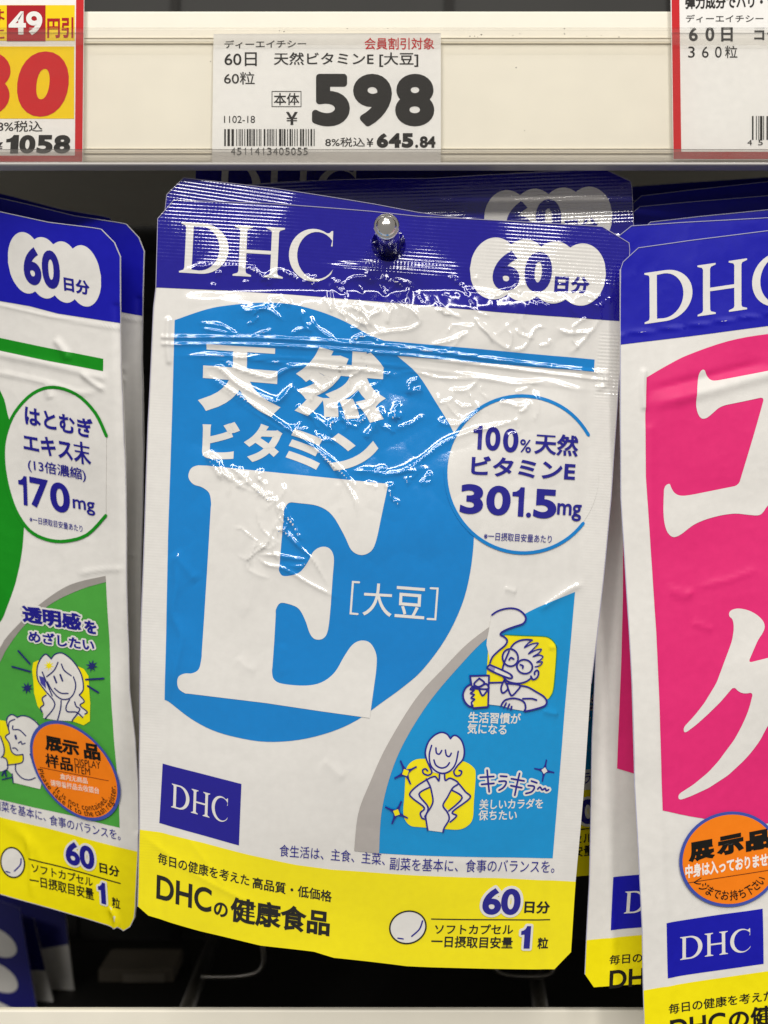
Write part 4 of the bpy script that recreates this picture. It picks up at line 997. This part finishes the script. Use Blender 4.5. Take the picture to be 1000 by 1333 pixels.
# ------------------------------------------------------------------ right pouch (pink, matte display sample)
rs = Surf((815, 340), -0.005, 0.04, 0.0, box=(770, 230, 1470, 1380), up=(-0.03, -1)); rs.g = 5
rs.H += 0.7 * frand(rs.H.shape, 80, 61) + 0.10 * frand(rs.H.shape, 20, 62) + 0.03 * (1 - np.abs(frand(rs.H.shape, 7, 63)))
rs.ridge([(838, 528), (870, 522), (920, 510), (1000, 488), (1100, 470)], .7, 8); rs.ridge([(840, 510), (880, 500), (1000, 470)], -.4, 6)
rs.ridge([(838, 485), (836, 505), (838, 530)], .6, 4, fade=False); rs.ridge([(808, 436), (900, 424), (1000, 409), (1100, 396)], .2, 2.5, fade=False)
for i, l in enumerate(([(868, 762), (885, 770), (905, 772)], [(870, 768), (890, 778), (905, 768)], [(905, 765), (950, 755), (990, 740)], [(900, 810), (930, 820)])): rs.ridge(l, .22, 5)
rs.ridge([(846, 560), (852, 900), (866, 1200), (876, 1330)], .35, 7, fade=False)
rs.finish()
RT = [(807, 351), (810, 342), (830, 323.5), (896, 313.6), (1000, 300.6), (1200, 272), (1400, 244), (1418, 262)]
RL = [(807, 351), (807, 446), (807, 540), (808.6, 648), (814, 729), (819, 815), (822.5, 890), (826, 1016), (830, 1090), (836, 1212), (838.5, 1335)]
RB = [(838.5, 1335), (852, 1352), (1000, 1334), (1200, 1304), (1440, 1268), (1452, 1250)]
RR = [(1418, 262), (1432, 700), (1452, 1250)]
rroot = empty('supplement_pouch', tuple(rs.origin))
tag(rroot, 'pink and white collagen pouch, front one, with round orange display sticker', 'pouch', 'pink supplement pouches')
pouch_body(rs, rroot, RL, RR, RT, RB, 3.0, mw, depth=2.0)
mpk = film((232, 44, 120), 'matte')
p = Part(rs, 'header_band'); p.poly(RT + [(1422, 362), (1200, 394), (1000, 424), (900, 437.5), (807, 449)], md, 1); p.build(rroot)
p = Part(rs, 'header_lettering'); dhc(p, (839, 422), (1037, 393), 66, mw, 2, (-.01, -1)); p.build(rroot)
disc = [(841, 491.7)] + catmull([(841, 491.7), (868, 476), (896, 462), (948, 444), (1000, 434.5), (1060, 430), (1130, 445), (1190, 500), (1225, 600), (1230, 720), (1200, 860), (1150, 960), (1080, 1040), (1000, 1073), (917, 1066), (862.7, 1055)], 4)[1:] + [(860, 977), (857.7, 900), (854.5, 823.5), (849, 734), (841, 621), (839.6, 540)]
p = Part(rs, 'pink_disc'); p.poly(disc, mpk, 1); p.build(rroot)
a1 = conv(740, 220, 3.846); a2 = conv(760, 540, 3.704); a3 = conv(740, 860, 3.846)
g1 = a1([(655, 1015), (680, 1000), (692, 1032), (712, 1058), (740, 1060), (1000, 1010)]) + [(1060, 470), (1078, 476), (1062, 492), (1046, 540), (1024, 640)]
g1 += a2([(889, 440), (872, 470), (850, 487), (795, 482), (740, 475), (690, 480), (640, 490), (585, 506), (540, 525), (510, 545), (480, 570), (455, 586), (430, 592), (405, 570), (391, 530), (385, 480), (385, 430), (388, 345), (415, 328), (422, 352), (440, 380), (470, 392), (520, 386), (750, 340)])
g1 += a1([(985, 1140), (870, 1165), (780, 1183), (750, 1197), (720, 1225), (692, 1248), (665, 1252), (646, 1225), (637, 1180), (641, 1110)])
def round_poly(pts, m, it=2):
    for _ in range(it):
        out = []
        for i, b_ in enumerate(pts):
            for o in (pts[i - 1], pts[(i + 1) % len(pts)]):
                L = math.hypot(o[0] - b_[0], o[1] - b_[1]) + 1e-9; t = min(.25, m / L)
                out.append((b_[0] + (o[0] - b_[0]) * t, b_[1] + (o[1] - b_[1]) * t))
        pts = out; m *= .5
    return pts
p = Part(rs, 'big_letter'); p.poly(round_poly(g1, 3.5), mw, 2); p.build(rroot)
g2 = a2([(703, 945), (740, 932), (790, 940), (832, 960), (865, 990), (875, 1020), (865, 1050), (840, 1085), (815, 1140), (790, 1195)]) + [(1000, 856), (1080, 838), (1098, 852), (1062, 900), (1022, 930)]
g2 += a3([(1000, 320), (960, 400), (920, 455), (880, 500), (800, 575), (700, 640), (600, 685), (553, 700), (550, 670), (625, 622), (700, 560), (750, 505), (790, 450), (830, 395), (860, 340), (885, 285), (905, 230), (922, 157), (880, 165), (850, 155), (825, 128), (760, 205), (700, 265), (640, 320), (580, 365), (574, 335), (630, 275), (680, 210), (740, 110)])
g2 += a2([(680, 1180), (700, 1130), (715, 1090), (725, 1030), (720, 985), (700, 972)])
p = Part(rs, 'brush_letter'); p.poly(round_poly(g2, 3.0), mw, 2); p.build(rroot)
p = Part(rs, 'emblem'); p.poly([(868, 1202), (993.5, 1183.4), (994.8, 1255.4), (870, 1274.4)], md, 1); dhc(p, (886.5, 1251), (978, 1238.5), 30, mw, 2, (-.01, -1)); p.build(rroot)
p = Part(rs, 'footer_band'); p.poly([(837.5, 1290), (1000, 1265), (1200, 1235), (1450, 1200), (1452, 1250)] + RB[::-1][1:], my, 1); p.build(rroot)
p = Part(rs, 'footer_lettering'); p.text('毎日の健康を考えた', (871, 1321), (1008, 1303), 13.5, mk, 2, .016); p.text('DHC', (873, 1353), (946, 1343), 25, mk, 2, .022); p.text('の健康食品', (950, 1343), (1096, 1323), 27, mk, 2, .03); p.build(rroot)
rU, rV, rc = (66.5, -6.5), (4, 62), (950.5, 1118.5)
stk = sticker(rs, rroot, rc, rU, rV, .935)
p = Part(rs, 'sticker_lettering')
p.text('展', (896, 1123), (931, 1117), 26, sk, 8.6, .06); p.text('示', (933, 1115), (968.5, 1108), 25, sk, 8.6, .07); p.text('品', (971, 1109), (1005, 1103), 25, sk, 8.6, .065)
p.text('中身は入っておりません', (892, 1143.5), (1011, 1126), 18, film((250, 240, 232), 'matte'), 8.6, .04)
p.line([(895, 1149), (1008, 1131.5)], .8, film((90, 30, 20), 'matte'), 8.6)
arc_text(p, 'レジまでお持ち下さい', rc, rU, rV, .84, .20, 152, 36, sk, 8.6, .012)
p.build(rroot, stk)

rim(rs, rroot, RL[::-1] + RT[1:7], film((176, 176, 204), 'matte'), 0.9)

# ------------------------------------------------------------------ more pouches hanging behind
def copy_pouch(src, label, ref, target, y, rot, keep=None, scale=1.0, group=None, tilt=0.0, bend=0.0):
    """a copy of a pouch hung further back: its point `ref` comes to rest at `target` seen at depth y"""
    r = src.copy(); COL.objects.link(r); r['label'] = label
    if group: r['group'] = group
    k0 = (D + src.location.y) / D
    rel = Vector(((ref[0] - CX) * K * k0 - src.location.x, 0, (CY - ref[1]) * K * k0 - src.location.z))
    M = Matrix.Rotation(math.radians(tilt), 4, 'Z') @ Matrix.Rotation(math.radians(rot), 4, 'Y')
    q = M @ (rel * scale); k = (D + y) / D
    r.rotation_euler = M.to_euler(); r.scale = (scale,) * 3
    r.location = Vector(((target[0] - CX) * K * k - q.x, y, (CY - target[1]) * K * k - q.z))
    for ch in list(src.children):
        if keep and ch.name.split('.')[0] not in keep: continue
        c = ch.copy(); COL.objects.link(c); c.parent = r
        if bend:      # the film sags sideways below its header
            c.data = ch.data.copy(); n = len(c.data.vertices); co = np.zeros(n * 3, np.float32); c.data.vertices.foreach_get('co', co); co = co.reshape(-1, 3)
            co[:, 0] += bend * np.clip(-co[:, 2] - 0.008, 0, None); c.data.vertices.foreach_set('co', co.ravel()); c.data.update()
        for g_ in ch.children:
            d = g_.copy(); COL.objects.link(d); d.parent = c
    return r
TOP = ('film_body', 'cut_edge', 'header_band', 'header_lettering', 'cloud_badge', 'cloud_lettering')
bg = 'blue vitamin pouches on the middle peg'
copy_pouch(main_root, 'blue vitamin pouch directly behind the letter E pouch, tilted clockwise', (226, 260), (239, 231), 0.011, 4.6, TOP + ('blue_disc', 'footer_band'), group=bg, bend=0.085)
pb = copy_pouch(main_root, 'blue vitamin pouch whose white cloud badge rises above the front pouch', (784, 295), (786, 220), 0.024, -6.3, group=bg)
pc = copy_pouch(main_root, 'blue vitamin pouch whose white header letters are half hidden under the shelf edge', (240, 288), (287, 208), 0.038, 0.5, TOP + ('footer_band',), group=bg)
for r_ in (pb, pc):      # their hang holes sit behind the front pouch, out of sight of the cut
    for ch in r_.children:
        if ch.name.startswith('header_band'): ch.data = header_whole
gg_ = 'green supplement pouches'
copy_pouch(lroot, 'green supplement pouch second in its row, showing a shaded white edge', (156.4, 334), (187, 327), ls.y0 + 0.012, 1.6, ('film_body', 'cut_edge', 'header_band', 'footer_band'), group=gg_)
copy_pouch(lroot, 'green supplement pouch at the back of its row, only its blue top showing', (131, 298), (142, 283), ls.y0 + 0.026, 2.5, ('film_body', 'cut_edge', 'header_band', 'footer_band'), group=gg_)
pg = 'pink supplement pouches'
copy_pouch(rroot, 'pink collagen pouch second in its row, its left edge standing out past the front one', (830, 323.5), (821, 295), 0.010, 4.0, ('film_body', 'cut_edge', 'header_band', 'header_lettering', 'pink_disc', 'emblem', 'footer_band', 'footer_lettering'), group=pg)
for nth, ((tx, ty), y, rot) in zip(('first', 'second', 'third', 'fourth', 'last'), (((846, 290), 0.020, 1.5), ((832, 270), 0.030, 2.5), ((834, 256), 0.040, 1.0), ((824, 262), 0.050, 3.0), ((822, 244), 0.060, 3.4))):
    copy_pouch(rroot, 'blue topped pouch, %s of five packed behind the pink pouches' % nth, (830, 323.5), (tx, ty), y, rot, ('film_body', 'cut_edge', 'header_band'), group='blue tops behind the pink pouches')

# ------------------------------------------------------------------ peg through the middle pouches
chrome = plain('chrome', (236, 232, 226), 0.17, 1.0, 0.5, noise=0.12, scale=400, bump=2e-5)
steel = plain('zinc_wire', (150, 147, 142), 0.34, 1.0, 0.5, noise=0.15, scale=120)
px0, pz0 = wx(506.5, 0.0), wz(312, 0.0)
tip = Vector((wx(503, -0.021), -0.021, wz(293.5, -0.021))); base = Vector((px0 + 0.0004, YB - 0.002, pz0 + 0.0005))
pr = empty('display_peg', tuple(base)); tag(pr, 'chrome display peg with rounded end through the blue pouch header', 'display peg')
d = (tip - Vector((px0, 0, pz0))).normalized()
neck = tip - d * 0.0045
tube('rod', [base, Vector((px0, 0, pz0)), neck - d * 0.001, neck], 0.0031, chrome, pr, 24, radii=[0.0031, 0.0031, 0.0031, 0.0029])
prof = [(0.0, .0029), (.0004, .0034), (.0028, .00355), (.0036, .0034), (.0040, .0031), (.0041, .0028), (.0044, .0027), (.0050, .0023), (.0055, .0017), (.0058, .0010), (.0059, .0002)]
tube('end_knob', [neck + d * a for a, _ in prof], 0, chrome, pr, 28, radii=[r for _, r in prof])
plt = box('base_plate', base.x - .012, base.x + .012, YB - 0.0018, YB - 0.0002, base.z - .03, base.z + .02, steel, pr)

def wire_peg(label, a, b, y, loop):
    """lower wire hook with its ticket wire"""
    A = Vector((wx(a[0], y), y, wz(a[1], y))); Bv = Vector((wx(b[0], YB - .01), YB - .004, wz(b[1], YB - .01)))
    r = empty('wire_hook', tuple(Bv)); tag(r, label, 'wire hook', 'bare wire hooks below the pouches')
    tube('rod', [Bv, A], 0.0030, steel, r, 12)
    pts = [Vector((wx(x, y + .03), y + .03, wz(z, y + .03))) for x, z in catmull(loop, 5)]
    tube('ticket_wire', pts, 0.0010, steel, r, 8)
wire_peg('bare wire hook under the left corner of the blue pouch', (238, 1330), (283, 1205), 0.10, [(262, 1272), (300, 1272), (330, 1268), (342, 1258), (343, 1240), (338, 1215)])
wire_peg('bare wire hook under the right corner of the blue pouch', (706, 1330), (693, 1225), 0.10, [(640, 1255), (648, 1266), (668, 1271), (705, 1271), (720, 1266), (728, 1250)])

# ------------------------------------------------------------------ packs lying in the shade at the lower left
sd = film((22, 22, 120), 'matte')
def shade_pouch(label, pts_body, band_pts, cloud_c, y, rot, crx, cry):
    s = Surf((pts_body[0][0], pts_body[0][1]), y, -0.2, 0.25, box=(-200, 1130, 140, 1420), up=(-.1, -1)); s.g = 12
    s.H += 0.5 * frand(s.H.shape, 40, int(y * 1000)); s.finish()
    r = empty('supplement_pouch', tuple(s.origin)); tag(r, label, 'pouch', 'pouches stacked on the lower shelf')
    T, R_, B_, L_ = pts_body_sides = band_pts
    pouch_body(s, r, L_, R_, T, B_, 5.0, mw, depth=3.0)
    n = len(R_); 
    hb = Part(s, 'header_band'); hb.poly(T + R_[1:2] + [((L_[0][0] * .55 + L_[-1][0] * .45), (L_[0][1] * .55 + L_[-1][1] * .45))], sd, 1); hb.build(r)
    cb = Part(s, 'cloud_badge')
    cb.poly(ellipse(cloud_c, (crx * math.cos(rot), crx * math.sin(rot)), (-cry * math.sin(rot), cry * math.cos(rot)), 30), mw, 2); cb.poly(ellipse((cloud_c[0] + 2, cloud_c[1] + 46), (crx * math.cos(rot), crx * math.sin(rot)), (-cry * math.sin(rot), cry * math.cos(rot)), 30), mw, 2); cb.build(r)
def quadp(tl, tr, br, bl, k=.55):
    m = (tr[0] * (1 - k) + br[0] * k, tr[1] * (1 - k) + br[1] * k)
    return [tl, tr], [tr, m, br], [bl, br], [tl, bl]
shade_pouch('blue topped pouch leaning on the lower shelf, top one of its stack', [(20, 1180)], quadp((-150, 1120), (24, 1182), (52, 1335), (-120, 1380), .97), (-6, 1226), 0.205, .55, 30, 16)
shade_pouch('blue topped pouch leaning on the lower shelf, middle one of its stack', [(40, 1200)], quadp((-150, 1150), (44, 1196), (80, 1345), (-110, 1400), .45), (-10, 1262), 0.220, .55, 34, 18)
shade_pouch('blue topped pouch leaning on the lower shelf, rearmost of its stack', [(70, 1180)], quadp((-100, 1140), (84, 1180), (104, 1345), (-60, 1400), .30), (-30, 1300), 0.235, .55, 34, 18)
cardm = plain('grey_card', (120, 112, 100), 0.7, 0, 0.3, noise=0.15, scale=80)
yb_ = 0.235
cb = empty('carton', (wx(180, yb_), yb_, wz(1330, yb_))); tag(cb, 'small grey carton with dark print standing in the shade on the lower shelf', 'carton')
box('carton_body', wx(128, yb_), wx(226, yb_), yb_, yb_ + 0.03, wz(1345, yb_), wz(1262, yb_), cardm, cb, bev=.0006)
box('front_label', wx(160, yb_), wx(214, yb_), yb_ - 0.0006, yb_ - 0.0001, wz(1340, yb_), wz(1268, yb_), plain('card_label', (150, 142, 130), .7), cb)
for i in range(3):
    z = wz(1288 + i * 15, yb_); box('print_line', wx(170, yb_), wx(206, yb_), yb_ - 0.0010, yb_ - 0.0007, z, z + 0.0008, seam, cb)
bpy.data.objects.remove(_to); bpy.data.curves.remove(_tc)
